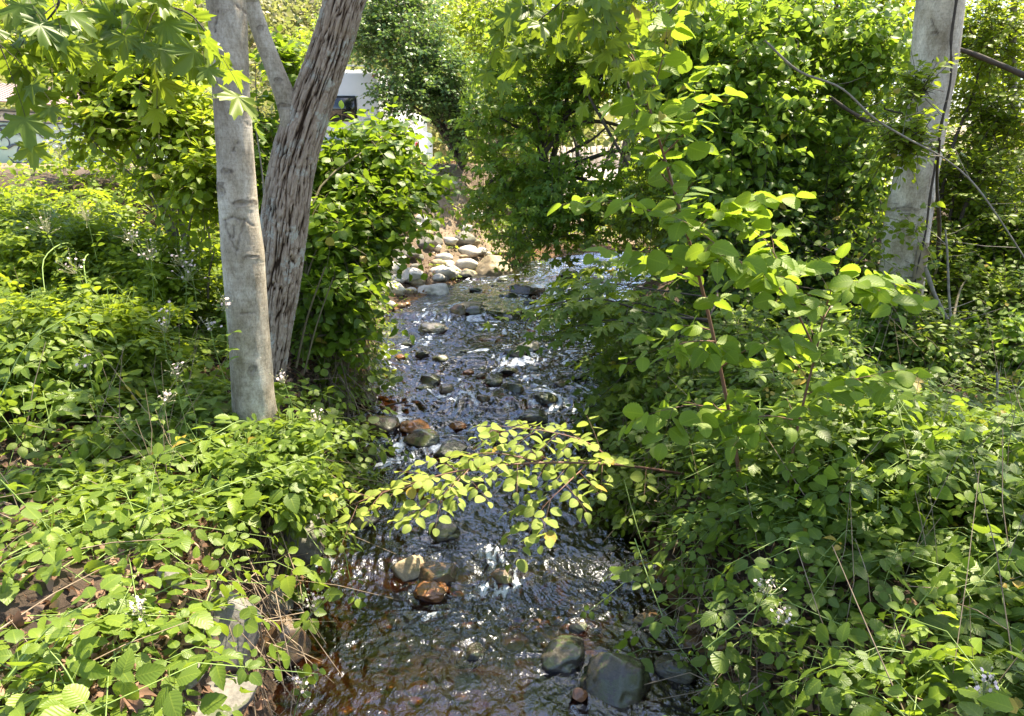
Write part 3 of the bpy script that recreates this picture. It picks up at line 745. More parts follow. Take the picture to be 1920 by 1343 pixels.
def trunk_path(pts, Y0, dY=0):
    P, r = [], []
    for k, (px, py, w) in enumerate(pts):
        p = at(px, py, Y0+dY*k/(len(pts)-1)); P.append(p); r.append(w*depth(p)/FPX/2)
    return np.array(P), np.array(r)
def trunk_mesh(P, r, nseg, nring, kind, seed=0, scars=(), name='trunk'):
    t = np.linspace(0, 1, nring); idx = np.linspace(0, 1, len(P))
    Q = spline(P, nring); rr_ = np.interp(t, idx, r)
    V, F = tube(Q, rr_, nseg); V = V.reshape(nring, nseg, 3)
    C = Q[:, None]; N = nz(V-C); h = Q[:, 2][:, None]+0*V[..., 0]
    th = np.arange(nseg)*2*PI/nseg; ct = np.cos(th)[None]+0*h; st = np.sin(th)[None]+0*h
    q = np.stack([ct, st, h], -1)
    att = np.zeros(h.shape)
    if kind == 'smooth':
        d = (.035 if seed != 21 else .08)*vn(q*np.array([.9, .9, 1.3])+seed) + .02*fbm(q*np.array([2, 2, 4.0])+seed, 4)
        sx, sy, dd = proj(V)
        cen = proj(Q)[0][:, None]; front = (N[..., 1] < .25)
        for (px, py, w, hh, ty) in scars:
            if ty == 'knot':
                wx = vn(np.stack([sx*.11, sy*.16, 0*sx+px], -1)); e = np.hypot((sx-px)/w, (sy-py)/hh)*(1+.45*wx); a = np.exp(-((e-.95)/.3)**2)*front*(.35+.65*(sy < py+2)) + .9*np.exp(-(e/.55)**2)*front
                d = d + .05*np.exp(-(e/1.4)**2)*front - .09*np.exp(-(e/.6)**2)*front
                att = np.maximum(att, a*.75*(.6+.6*(vn(q*np.array([9, 9, 30]))*.5+.5)))
            elif ty == 'line':       # px,py to w,hh
                ax, ay, bx, by = px, py, w, hh
                L2 = (bx-ax)**2+(by-ay)**2; tt = np.clip(((sx-ax)*(bx-ax)+(sy-ay)*(by-ay))/L2, 0, 1)
                wig = 2.2*vn(np.stack([sx*.12, sy*.12, 0*sx], -1))
                e = np.hypot(sx-ax-tt*(bx-ax)+wig, sy-ay-tt*(by-ay)); a = np.exp(-(e/2.3)**2)*front*(.55+.45*vn(q*np.array([14, 14, 40])))
                att = np.maximum(att, a); d = d - .05*a
            elif ty == 'dent':
                e = np.hypot((sx-px)/w, (sy-py)/hh); d = d - .06*np.exp(-e*e)*front
    else:
        dom = .6*fbm(q*np.array([1.6, 1.6, 1.2])+seed, 3)
        a = 6.6*q*np.array([1, 1, .46])
        a = a+dom[..., None]
        rn = 1-np.abs(fbm(a*1.25+seed+9, 2, .5)); rn2 = 1-np.abs(fbm(a*2.7+seed+4, 2, .5))
        fur = np.clip((rn-.70)/.26, 0, 1)**1.2*.95 + .35*np.clip((rn2-.72)/.28, 0, 1)
        crossc = np.clip((1-np.abs(vn(q*np.array([4.2, 4.2, 12.0])+seed+dom[..., None]))-.88)/.12, 0, 1)*.45
        fur = np.clip(np.maximum(fur, crossc), 0, 1)
        att = 1-fur; d = -.11*fur + .05*vn(q*np.array([1, 1, 1.3])+seed) + .02*fbm(q*np.array([5, 5, 4]), 3)
    V = V + N*(rr_[:, None]*d)[..., None]
    return mesh_from(name, V.reshape(-1, 3), F, rnd=att.ravel())

def crown(lb, sb, cs, n, size=.17, tm=T_MAPLEF, L=.8, nl=9):
    for (c, r) in cs:
        O, d = ell_pts(np.array(c, float), np.array(r, float), n, .1)
        D = d*.6+rng.normal(0, .5, O.shape); O2 = O-nz(D)*L*.5
        k = ~in_gap(O2+nz(D)*L*.5) & ~in_gap(O2) & ~in_gap(O2+nz(D)*L)
        x, y, dd = proj(O2); k &= ~((dd > 0) & (x > -150) & (x < 2070) & (y > -70))       # starts above the view
        shoots(lb, sb, O2[k], D[k], L, nl, size, tm, .006, .25, .9, .03, .5, .1)

# smooth grey tree, left
P, r = trunk_path([(505, 930, 112), (490, 830, 92), (478, 770, 80), (470, 660, 75), (462, 560, 74), (455, 470, 76), (448, 400, 70), (441, 300, 68), (435, 200, 67), (430, 100, 69), (424, 0, 71)], 5.25)
tp = P[-1]; P = np.vstack([P, tp+[-.05, .02, .9], tp+[-.1, .1, 2.5], tp+[.1, .3, 5]]); r = np.append(r, [.118, .1, .05])
e = empty('smooth_barked_tree', P[0], 'smooth pale grey tree trunk with a dark heart shaped scar, on the left bank', 'tree', 'big trees on the banks')
SC = [(446, 210, 13, 7, 'knot'), (437, 283, 445, 268, 'line'), (436, 283, 442, 284, 'line'), (425, 322, 10, 6, 'knot'), (414, 360, 9, 13, 'knot'), (455, 382, 18, 7, 'knot'),
      (421, 413, 424, 434, 'line'), (424, 434, 443, 470, 'line'), (443, 470, 452, 436, 'line'), (452, 436, 461, 413, 'line'), (421, 413, 436, 407, 'line'), (436, 407, 450, 412, 'line'), (450, 412, 461, 413, 'line'), (437, 424, 436, 446, 'line'), (461, 413, 474, 424, 'line'), (436, 432, 16, 20, 'dent'),
      (470, 482, 14, 4, 'knot'), (452, 588, 478, 586, 'line'), (472, 694, 7, 8, 'knot'), (462, 232, 470, 236, 'line'), (404, 140, 406, 158, 'line'), (408, 20, 402, 60, 'line'), (440, 8, 462, 24, 'line')]
link('trunk', trunk_mesh(P, r, 110, 620, 'smooth', 3, SC), BK_S, e)
lb, sb = Buf(), Buf(); crown(lb, sb, [((-3.2, 7.5, 8.0), (2.2, 2.4, 1.6)), ((-1.2, 8.8, 8.6), (1.8, 2, 1.3)), ((-4.5, 5.2, 7.6), (2.4, 2.0, 1.3)), ((-2.6, 4.2, 6.9), (1.6, 1.5, .8))], 170)
branches(sb, P[-2], [(-3.2, 7.5, 8.0), (-1.2, 8.8, 8.6), (-4.5, 5.2, 7.6), (-2.6, 4.2, 6.9)], .07)
lb.build('crown', LM['maple'], e); sb.build('limbs', M_GREYTWIG, e)

# rough barked forked tree
P, r = trunk_path([(488, 760, 76), (500, 690, 70), (510, 620, 72), (522, 520, 82), (533, 420, 86), (550, 310, 84), (578, 215, 80), (607, 130, 78), (630, 60, 78), (650, -10, 78)], 6.3)
tp = P[-1]; P = np.vstack([P, tp+[.55, .2, 1.6], tp+[1.1, .6, 4.0]]); r = np.append(r, [.15, .07])
e = empty('rough_barked_tree', P[0], 'leaning rough barked forked tree with patches of grey lichen, behind the smooth grey trunk', 'tree', 'big trees on the banks')
link('trunk', trunk_mesh(P, r, 170, 760, 'rough', 1), BK_R, e)
P2, r2 = trunk_path([(560, 300, 40), (549, 230, 46), (538, 190, 40), (515, 130, 34), (492, 70, 32), (472, 10, 31), (455, -60, 30)], 6.25)
tp = P2[-1]; P2 = np.vstack([P2, tp+[-.4, .2, 1.5], tp+[-.8, .3, 3]]); r2 = np.append(r2, [.05, .02])
link('side_stem', trunk_mesh(P2, r2, 60, 300, 'smooth', 8, [(533, 200, 16, 6, 'knot'), (487, 55, 6, 6, 'knot'), (520, 150, 6, 5, 'knot')]), BK_S, e)['label'] = 'smooth grey side stem forking left from rough trunk'
lb, sb = Buf(), Buf(); cc = [((1.0, 9.8, 9.2), (2.0, 2.2, 1.4)), ((-2.2, 10.5, 9.2), (2.2, 2.2, 1.5)), ((-.2, 7.4, 8.2), (1.5, 1.4, .9))]
crown(lb, sb, cc, 170); branches(sb, P[-2], [c[0] for c in cc], .08)
lb.build('crown', LM['maple'], e); sb.build('limbs', M_DARKBR, e)

# big pale trunk, right
P, r = trunk_path([(1620, 860, 170), (1645, 775, 122), (1662, 700, 98), (1678, 600, 86), (1692, 500, 86), (1706, 400, 84), (1722, 300, 82), (1738, 200, 82), (1752, 100, 86), (1765, 0, 90), (1772, -50, 92)], 7.7)
tp = P[-1]; P = np.vstack([P, tp+[.2, .1, 1.2], tp+[.1, .2, 3.5], tp+[.3, .3, 5]]); r = np.append(r*.93, [.23, .19, .1])
e = empty('pale_barked_tree', P[0], 'thick pale grey trunk on the right bank with an old vine up its right side', 'tree', 'big trees on the banks')
link('trunk', trunk_mesh(P, r, 100, 500, 'smooth', 21, [(1696, 395, 24, 9, 'knot'), (1752, 62, 7, 3, 'knot'), (1745, 35, 1758, 64, 'line'), (1720, 350, 16, 12, 'dent'), (1672, 640, 1664, 720, 'line'), (1668, 650, 1672, 735, 'line')]), BK_P, e)
vp = [at(1666+46, 690, 7.35), at(1716, 600, 7.38), at(1728, 500, 7.4), at(1742, 400, 7.42), at(1760, 300, 7.45), at(1776, 200, 7.45), at(1792, 100, 7.45), at(1806, 0, 7.45), at(1815, -80, 7.5)]
vq = spline(vp, 120); vq[:, 0] += .045*vn(np.stack([vq[:, 2]*2.2, 0*vq[:, 2]+3.3, 0*vq[:, 2]], -1))-.03; V, F = tube(vq, .012+.005*vn(np.arange(120)[:, None]*np.array([.2, .3, .1])), 8); q = Buf(); q.add(V, F)
vp2 = [v_+np.array([-.05, -.04, 0]) for v_ in vp]; q.build('vine_stem', M_DARKBR, e)
q = Buf(); V, F = tube(spline([at(1704, 690, 7.4), at(1716, 600, 7.4), at(1722, 520, 7.42), at(1734, 455, 7.44)], 60), .05+.015*vn(np.arange(60)[:, None]*np.array([.3, .2, .1])), 9); q.add(V, F)
q.build('peeling_bark', plain('peeling_tan_bark', (.42, .33, .24), .9, (.24, .18, .12), 12, bmp=.01), e)
lb, sb = Buf(), Buf(); cc = [((3.6, 9.5, 7.8), (1.6, 1.8, .8)), ((6.2, 9.2, 8.4), (2.4, 2.6, 1.6)), ((4.2, 6.2, 7.2), (2.0, 1.8, 1.2)), ((2.2, 7.8, 8.0), (1.6, 1.8, 1.0)), ((3.2, 4.4, 6.6), (1.7, 1.4, .8)), ((5.8, 6.2, 7.4), (1.8, 1.8, 1.1)), ((2.9, 5.4, 8.0), (1.7, 1.5, .8)), ((2.9, 7.9, 8.4), (1.8, 1.7, .8)), ((2.7, 10.6, 8.6), (1.9, 1.9, .8)), ((2.4, 13.4, 8.8), (2.0, 2.0, .8)), ((4.4, 4.4, 7.4), (1.0, .8, .5)), ((1.2, 15.5, 9.2), (1.8, 1.6, .8))]  # crown, with unseen clumps added along the sun path to shade creek and bank
crown(lb, sb, cc, 170); branches(sb, P[-2], [c[0] for c in cc], .1)
lb.build('crown', LM['maple'], e); sb.build('limbs', M_GREYTWIG, e)

# ------------------------------------------------------------------ middle and far trees
C16 = lambda O: in_gap(O)
# blue-green rounded tree
STB = at(868, 318, 19.5)
e = bush('rounded_tree', 'rounded blue-green many-stemmed tree beside the motorhome', 'tree',
  [(700, 60, 20.5, 80, 70, 1.2, 420), (780, 90, 20, 90, 80, 1.3, 520), (850, 160, 19.4, 70, 70, 1.1, 420), (760, 170, 19.2, 70, 50, 1.0, 320), (655, 60, 23.5, 60, 50, 1, 220), (870, 230, 19.2, 40, 60, .8, 220), (740, 0, 21, 110, 60, 1.3, 400)],
  LM['blue'], T_FAR, .13, 9, .5, base=STB, r0=.05, twmat=M_DARKBR, twig=.006, stemn=3, tilt=.7, up=.5, cut=far_gap)
# maple over the bend, with an arch left open
def arch(O):
    x, y, d = proj(O); return (((x-1135)/52)**2+((y-255)/38)**2 < 1) | (((x-1000)/30)**2+((y-70)/40)**2 < .0)
e = bush('maple_tree', 'leafy green maple arching over the creek bend in the centre', 'tree',
  [(960, 130, 15.5, 70, 70, .8, 170), (1040, 90, 15, 90, 70, .9, 230), (1130, 70, 14.5, 90, 60, .9, 220), (930, 240, 15.2, 55, 70, .7, 150), (1010, 200, 14.6, 80, 60, .8, 210), (950, 340, 14.6, 70, 50, .7, 170), (1040, 330, 14, 70, 60, .7, 190), (900, 375, 15.4, 60, 40, .6, 110), (1010, 420, 13.6, 80, 45, .6, 180), (1110, 380, 13.6, 90, 50, .7, 210), (1200, 130, 14, 50, 90, .8, 160), (1200, 330, 13.2, 70, 60, .7, 170), (1090, 160, 14.5, 80, 30, .7, 110)],
  LM['maple'], T_MAPLE[:2], .24, 6, .6, base=at(1030, 330, 14.8), r0=.06, bmat=M_DARKBR, twmat=M_DARKBR, twig=.006, cut=lambda O: arch(O) | far_gap(O), hang=.3, tilt=.8, dens=.46, jit=.45)
q = Buf()
for pts, w in [([(1005, 322), (1030, 275), (1070, 240), (1110, 228), (1160, 236), (1200, 262)], .05), ([(1070, 285), (1110, 262), (1140, 236)], .03), ([(1075, 140), (1110, 190), (1140, 232), (1200, 290)], .022), ([(1020, 330), (1045, 300), (1075, 280), (1105, 262)], .03), ([(1010, 300), (1040, 240), (1090, 205), (1170, 205)], .022)]:
    P = spline([at(a, b_, 14.4) for a, b_ in pts], 30); V, F = tube(P, np.linspace(w, w*.5, 30), 8); q.add(V, F)
q.build('arching_limb', M_DARKBR, e)
# leaning rough post-like trunk
P, r = trunk_path([(1172, 345, 34), (1178, 290, 30), (1186, 245, 28), (1196, 180, 26), (1210, 100, 24), (1225, 0, 20)], 16.5)
e = empty('distant_trunk', P[0], 'short rough brown trunk standing under the maple arch by the fence', 'tree')
link('trunk', trunk_mesh(P, r, 40, 90, 'rough', 12), BK_R, e)
lb, sb = Buf(), Buf()
for (px, py, Yd, rx, ry, n) in [(1240, 40, 17.5, 90, 70, 260), (1330, 90, 17, 80, 70, 240), (1230, 150, 17.2, 40, 50, 70)]:
    p = at(px, py, Yd); s = depth(p)/FPX; O, d = ell_pts(p, np.array([rx*s, 1, ry*s]), n, .3); O = O[~arch(O)]; shoots(lb, sb, O, rng.normal(0, 1, O.shape)+UP*.2, .5, 8, .15, T_FAR, .005)
lb.build('crown', LM['yellow'], e); sb.build('twigs', M_DARKBR, e)

# sunny growth beyond
far = [
 ('tall_tree', 'bright yellow-green sunlit tree far behind the rounded blue-green tree', [(880, 50, 30, 70, 70, 2, 420), (930, 110, 29, 50, 50, 1.5, 240), (960, 20, 31, 60, 50, 2, 260)], 'yellow', .22),
 ('bushy_tree', 'light green bushy tree between the forked trunk and the hillside', [(560, 120, 26, 60, 60, 1.5, 260), (610, 70, 28, 40, 50, 1.5, 140)], 'yellow', .17),
 ('tall_tree', 'sunlit green tree at far left behind the painted wall', [(60, 20, 28, 120, 60, 2, 320), (260, -10, 30, 160, 70, 2, 420), (160, 90, 29, 70, 50, 2, 200)], 'yellow', .2),
 ('bushy_tree', 'yellow-green sunny tree seen through the right tangle left of the pale trunk', [(1500, 60, 20, 130, 120, 2, 600), (1620, 180, 19, 90, 140, 1.5, 500), (1430, 230, 20, 120, 100, 2, 400), (1600, 330, 16, 110, 90, 1.5, 420)], 'yellow', .17),
 ('bushy_tree', 'yellow-green sunny tree at right edge behind the pale trunk', [(1860, 100, 18, 110, 120, 2, 700), (1880, 320, 16, 100, 130, 1.5, 600), (1790, 420, 15, 90, 90, 1.5, 400)], 'yellow', .15),
 ('shrub', 'low sunlit shrub on the dirt beyond the creek bend', [(1090, 445, 22, 80, 24, .8, 200), (1180, 440, 22.5, 70, 26, .8, 180), (1250, 450, 21, 60, 40, 1, 170)], 'yellow', .12),
 ('shrub', 'thin shrub on the slope just behind the largest cream boulder', [(945, 430, 17.6, 30, 36, .4, 60), (975, 470, 17.8, 40, 34, .4, 90), (1000, 420, 18, 40, 30, .4, 80)], 'round', .10),
 ('shrub', 'straggly green shrub on the bare slope above the stone bank', [(880, 395, 20, 40, 26, .6, 90), (850, 350, 21, 30, 22, .5, 50), (930, 380, 20, 30, 30, .5, 70), (1010, 390, 21, 50, 34, .6, 130), (970, 340, 22, 50, 34, .6, 110)], 'round', .11),
 ('shrub', 'dark shrub over the far side of the creek under the maple', [(1250, 400, 15, 60, 60, .6, 180), (1290, 460, 13.5, 60, 50, .6, 180), (1240, 480, 15.5, 40, 22, .4, 60)], 'maple', .12),
 ('bushy_tree', 'sunlit yellow-green tree glowing through the gaps of the arching maple', [(1000, 150, 23, 110, 130, 2, 500), (1230, 120, 21, 80, 120, 1.5, 420), (1290, 300, 18, 70, 110, 1.2, 380), (990, 330, 22, 60, 70, 1.2, 240), (1100, 60, 24, 110, 60, 1.5, 330)], 'yellow', .18),
 ('bushy_tree', 'light green tree closing the gap above and left of the pale trunk', [(1650, 40, 15, 90, 90, 1.2, 380), (1400, 20, 16, 160, 70, 1.5, 420), (1560, 400, 13, 120, 90, 1, 360), (1420, 420, 13, 90, 80, 1, 300)], 'yellow', .15),
]
for nm, lab, cl, mt, sz in far:
    bush(nm, lab, 'tree' if 'tree' in nm else 'shrub', cl, LM[mt], T_FAR, sz, 8, .55, r0=.06 if 'tree' in nm else .015, twmat=M_DARKBR if 'tree' in nm else M_TWIG, twig=.006, group='sunny growth beyond the creek', cut=arch)

bush('leafy_tree', 'lacy maple boughs filling the gap between the arching maple and the vine curtain', 'tree',
 [(1180, 60, 12.5, 80, 70, .8, 130), (1250, 250, 11.8, 60, 90, .6, 120), (1210, 400, 12, 80, 50, .6, 110), (1060, 20, 14, 120, 50, .9, 150), (960, 60, 15.5, 70, 60, .8, 110), (1270, 380, 11, 60, 70, .6, 110)],
 LM['maple_hang'], T_MAPLE[:2], .20, 6, .55, base=at(1270, 470, 12.5), r0=.035, bmat=M_DARKBR, twmat=M_DARKBR, twig=.005, cut=arch, hang=.3, tilt=.7, dens=.8, jit=.35)
# right hand vine-draped mass
VW = T_HEART
for (lab, cl, mt, tmn, sz, grp) in [
 ('vine draped tree hanging its heart shaped leaves in a curtain left of the pale trunk', [(1290, 60, 10.5, 90, 80, .7, 330), (1390, 110, 10.2, 110, 100, .8, 460), (1330, 220, 9.8, 90, 90, .7, 380), (1440, 260, 9.8, 100, 100, .8, 400), (1360, 340, 9.4, 90, 80, .7, 330), (1270, 170, 10.6, 60, 110, .6, 240)], 'vine', VW, .15, None),
 ('dense leafy tree filling the space just left of the pale trunk', [(1530, 90, 10.8, 100, 90, .8, 420), (1570, 220, 10.4, 100, 100, .8, 430), (1480, 30, 11, 120, 60, .8, 360), (1640, 90, 10, 60, 100, .6, 260), (1530, 320, 10, 100, 80, .8, 330), (1620, 310, 9.2, 40, 50, .4, 120)], 'vine', VW, .12, None),
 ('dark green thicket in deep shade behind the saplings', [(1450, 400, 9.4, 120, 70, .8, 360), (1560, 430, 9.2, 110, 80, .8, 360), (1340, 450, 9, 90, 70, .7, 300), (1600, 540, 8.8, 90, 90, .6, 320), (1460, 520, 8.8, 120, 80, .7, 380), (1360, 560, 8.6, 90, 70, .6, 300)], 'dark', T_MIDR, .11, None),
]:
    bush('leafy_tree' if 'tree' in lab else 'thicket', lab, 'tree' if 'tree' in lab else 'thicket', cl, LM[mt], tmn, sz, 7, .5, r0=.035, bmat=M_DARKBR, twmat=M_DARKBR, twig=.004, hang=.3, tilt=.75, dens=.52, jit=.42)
bush('leafy_tree', 'fine-leaved tree crossing in front of the pale trunk on the right', 'tree',
 [(1850, 60, 10, 90, 90, .8, 300), (1870, 220, 9.6, 80, 90, .8, 300), (1810, 330, 9.2, 70, 80, .7, 230), (1880, 420, 8.8, 90, 90, .8, 330), (1760, 470, 8.6, 50, 60, .5, 130), (1720, 150, 7.2, 22, 40, .3, 34), (1700, 250, 7.0, 50, 50, .3, 80), (1800, 540, 8.2, 70, 60, .6, 230)],
 LM['fine'], T_MID, .085, 10, .5, r0=.03, twmat=M_DARKBR, twig=.004, tilt=.35, hang=.1)
bush('shrub', 'green feathery shrub around the foot of the pale trunk', 'shrub',
 [(1800, 640, 7.6, 110, 60, .6, 400), (1880, 560, 7.8, 70, 60, .5, 240), (1740, 640, 7.0, 60, 40, .35, 130), (1860, 740, 6.8, 100, 70, .5, 360), (1740, 760, 6.6, 80, 60, .4, 240), (1650, 700, 7.0, 24, 60, .2, 50), (1850, 850, 6.2, 90, 60, .4, 280), (1780, 880, 5.8, 70, 50, .4, 180)],
 LM['bramble'], T_MID, .085, 10, .45, r0=.02, tilt=.45, hang=.05)
bush('thicket', 'dense mid green thicket filling the right edge below the pale trunk', 'thicket',
 [(1700, 780, 6.4, 80, 60, .4, 220), (1640, 760, 6.9, 60, 50, .3, 130), (1900, 660, 7.0, 80, 80, .5, 260), (1820, 780, 6.4, 90, 60, .4, 230), (1740, 700, 7.0, 70, 46, .3, 150), (1900, 500, 8.6, 80, 90, .6, 280), (1800, 460, 9.4, 90, 90, .6, 280), (1760, 580, 8.6, 60, 60, .4, 170), (1560, 700, 7.0, 90, 60, .4, 220), (1620, 620, 7.4, 50, 60, .3, 110)],
 LM['vine'], T_MIDR, .09, 9, .45, r0=.02, tilt=.55, hang=.2)
lb, sb = Buf(), Buf(); Pc = np.array([at(px_, py_, 7.42) for px_, py_ in zip(rng.uniform(1640, 1740, 120), rng.uniform(380, 800, 120))]); k = rng.random(120) < .75
shoots(lb, sb, Pc[k], rng.normal(0, 1, (k.sum(), 3))*np.array([1, .3, .6])+np.array([0, -.4, .3]), .28, 6, .075, T_MID, .003, .4, .9, .02, .6, .2)
e = empty('creeper', at(1660, 780, 7.4), 'light creeper sprays climbing the lower front of the pale trunk', 'creeper'); lb.build('foliage', LM['fine'], e); sb.build('stem', M_TWIG, e)
# branches and thin dead stems crossing the right side
for pts, w, Yd, nm, lab, mt in [
 ([(1435, 75), (1500, 130), (1575, 165), (1640, 215), (1700, 262), (1770, 300), (1830, 345), (1880, 420), (1930, 500)], .0105, 6.6, 'bare_branch', 'long thin grey branch sweeping down to the right in front of the pale trunk', M_GREYTWIG),
 ([(1690, 238), (1640, 232), (1590, 205), (1555, 180)], .03, 9.2, 'bare_branch', 'thick dark limb reaching left from the pale trunk', M_DARKBR),
 ([(1940, 150), (1880, 120), (1800, 95), (1770, 95)], .035, 8.6, 'bare_branch', 'dark limb reaching right from the pale trunk near the top', M_DARKBR),
 ([(1568, 130), (1565, 60), (1570, -10)], .05, 11.5, 'thin_trunk', 'thin dark upright trunk at the top between the vine mass and the pale trunk', M_DARKBR),
 ([(1660, 700), (1700, 300), (1640, -20)], .0, 1, '', '', None),
 ([(1905, 260), (1898, 130), (1902, -10)], .06, 10, 'thin_trunk', 'thin grey trunk at the top right edge', M_GREYTWIG),
 ([(1790, 640), (1785, 560), (1778, 480), (1772, 430)], .014, 7.1, 'dead_branch', 'upright dead grey stem right of the pale trunk', M_GREYTWIG),
 ([(1735, 500), (1760, 560), (1795, 625), (1850, 650), (1920, 680)], .02, 7.2, 'bare_branch', 'grey fallen branch lying low right of the pale trunk', M_GREYTWIG),
 ([(1875, 700), (1872, 780), (1868, 850)], .009, 5.6, 'dead_branch', 'thin pale upright dead stem at the right, above the dark hollow', M_GREYTWIG),
 ([(1935, 840), (1900, 900), (1870, 980), (1855, 1070)], .028, 4.6, 'dead_branch', 'slanting reddish dead stem at right edge', M_REDSTEM),
 ([(1860, 880), (1840, 960), (1822, 1075)], .008, 4.2, 'dead_branch', 'straight pale straw coloured stem at lower right', M_GREYTWIG),
 ([(1275, 520), (1200, 490), (1165, 495), (1140, 530)], .012, 13, 'bare_branch', 'thin bare branch arching over the head of the creek', M_GREYTWIG),
 ([(1290, 475), (1220, 470), (1140, 455), (1100, 440)], .035, 14.5, 'bare_branch', 'dark limb hanging low across the sunny far bank', M_DARKBR),
 ([(1655, 440), (1600, 500), (1560, 560)], .015, 7.4, 'bare_branch', 'dark bare twig in shade left of the pale trunk base', M_DARKBR),
 ([(690, 697), (715, 725), (742, 752)], .022, 9.1, 'fallen_stick', 'short black stick stuck in the creek by the left bank', M_DARKBR),
 ([(670, 845), (690, 800), (725, 765), (765, 752)], .016, 7.9, 'fallen_stick', 'curved wet branch bowed over the creek by the left bank', M_DARKBR)]:
    if not nm: continue
    P = spline([at(a, b_, Yd) + rng.normal(0, .01, 3) for a, b_ in pts], 40); wv = w*(1+.2*vn(np.arange(40)[:, None]*np.array([.35, .1, .2])))*np.linspace(1, .55, 40)
    V, F = tube(P, wv, 9); q = Buf(); q.add(V, F)
    if 'branch' in nm and w < .03:
        i = rng.integers(5, 38, 9); D = rng.normal(0, 1, (9, 3)); D[:, 2] = abs(D[:, 2])*.5; V, F = twigs(P[i], P[i]+D*.12, P[i]+D*.25+UP*.03, w*.3); q.add(V, F)
    tag(q.build(nm, mt), lab, nm.split('_')[-1])

# ------------------------------------------------------------------ left side shrubs
bush('round_leaved_shrub', 'round leaved green shrub spilling toward the creek right of the rough forked tree', 'shrub',
 [(620, 330, 8.2, 60, 90, .5, 170), (700, 300, 8.6, 80, 70, .5, 190), (630, 440, 7.6, 66, 76, .5, 210), (715, 385, 8.2, 60, 52, .5, 190), (600, 540, 7.2, 50, 80, .4, 130), (640, 530, 7.4, 48, 50, .4, 110), (770, 340, 8.8, 60, 34, .4, 90), (665, 440, 7.9, 50, 50, .4, 110), (640, 610, 7.2, 50, 40, .35, 60), (725, 245, 9, 34, 36, .3, 60)],
 LM['round'], T_MIDR, .125, 8, .55, base=at(575, 640, 7.0), r0=.016, twmat=M_TWIG, bmat=M_TWIG, tilt=.6, hang=.15, stemn=2, dens=.8, jit=.34)
bush('leafy_shrub', 'tall light green shrub of many thin stems left of the smooth grey trunk', 'shrub',
 [(340, 230, 8.0, 70, 90, .6, 230), (250, 150, 8.4, 90, 70, .6, 250), (160, 130, 8.8, 70, 50, .6, 130), (380, 330, 7.4, 40, 70, .4, 120), (200, 220, 8.2, 70, 50, .5, 110), (300, 80, 8.8, 90, 60, .6, 200), (320, 330, 8, 50, 40, .4, 70), (120, 60, 9, 90, 50, .6, 130)],
 LM['yellow'], T_MIDR, .115, 8, .55, base=at(350, 520, 8.2), r0=.016, bmat=M_GREYTWIG, twmat=M_TWIG, tilt=.35, stemn=2)
bush('leafy_shrub', 'narrow green shrub between the smooth and the rough trunk', 'shrub',
 [(500, 260, 7.4, 34, 80, .4, 90), (490, 380, 7.6, 24, 60, .3, 50), (530, 100, 7.6, 36, 50, .4, 50), (480, 330, 7.2, 20, 50, .3, 30)],
 LM['round'], T_MIDR, .10, 8, .45, base=at(500, 600, 7.4), r0=.012, tilt=.35)
# thin grey stems among the left shrubs
for i, (x0, y0, x1, y1, Yd, w, lab) in enumerate([
  (395, 480, 372, 300, 8, .014, 'thin grey cane standing first left of the smooth trunk'), (350, 470, 320, 310, 8.2, .012, 'thin grey cane leaning left among the left shrubs'),
  (365, 500, 390, 330, 8.1, .012, 'thin grey cane crossing close to smooth trunk'), (330, 480, 300, 360, 8.3, .016, 'thick grey cane at left of the cane clump'),
  (497, 450, 480, 240, 6.8, .010, 'bare grey twig rising between the two left trunks'), (555, 690, 610, 500, 6.6, .012, 'pale upright cane right of the rough trunk base'),
  (570, 700, 625, 520, 6.5, .009, 'second pale cane leaning right over the bank'), (390, 560, 402, 470, 7.4, .014, 'short stout grey cane left of smooth trunk')]):
    P = spline([at(x0, y0, Yd), at((x0+x1)/2+rng.normal(0, 6), (y0+y1)/2, Yd), at(x1, y1, Yd)], 20); V, F = tube(P, np.linspace(w, w*.5, 20), 7); q = Buf(); q.add(V, F)
    tag(q.build('bare_cane', M_GREYTWIG if i < 5 else M_TWIG), lab, 'cane')

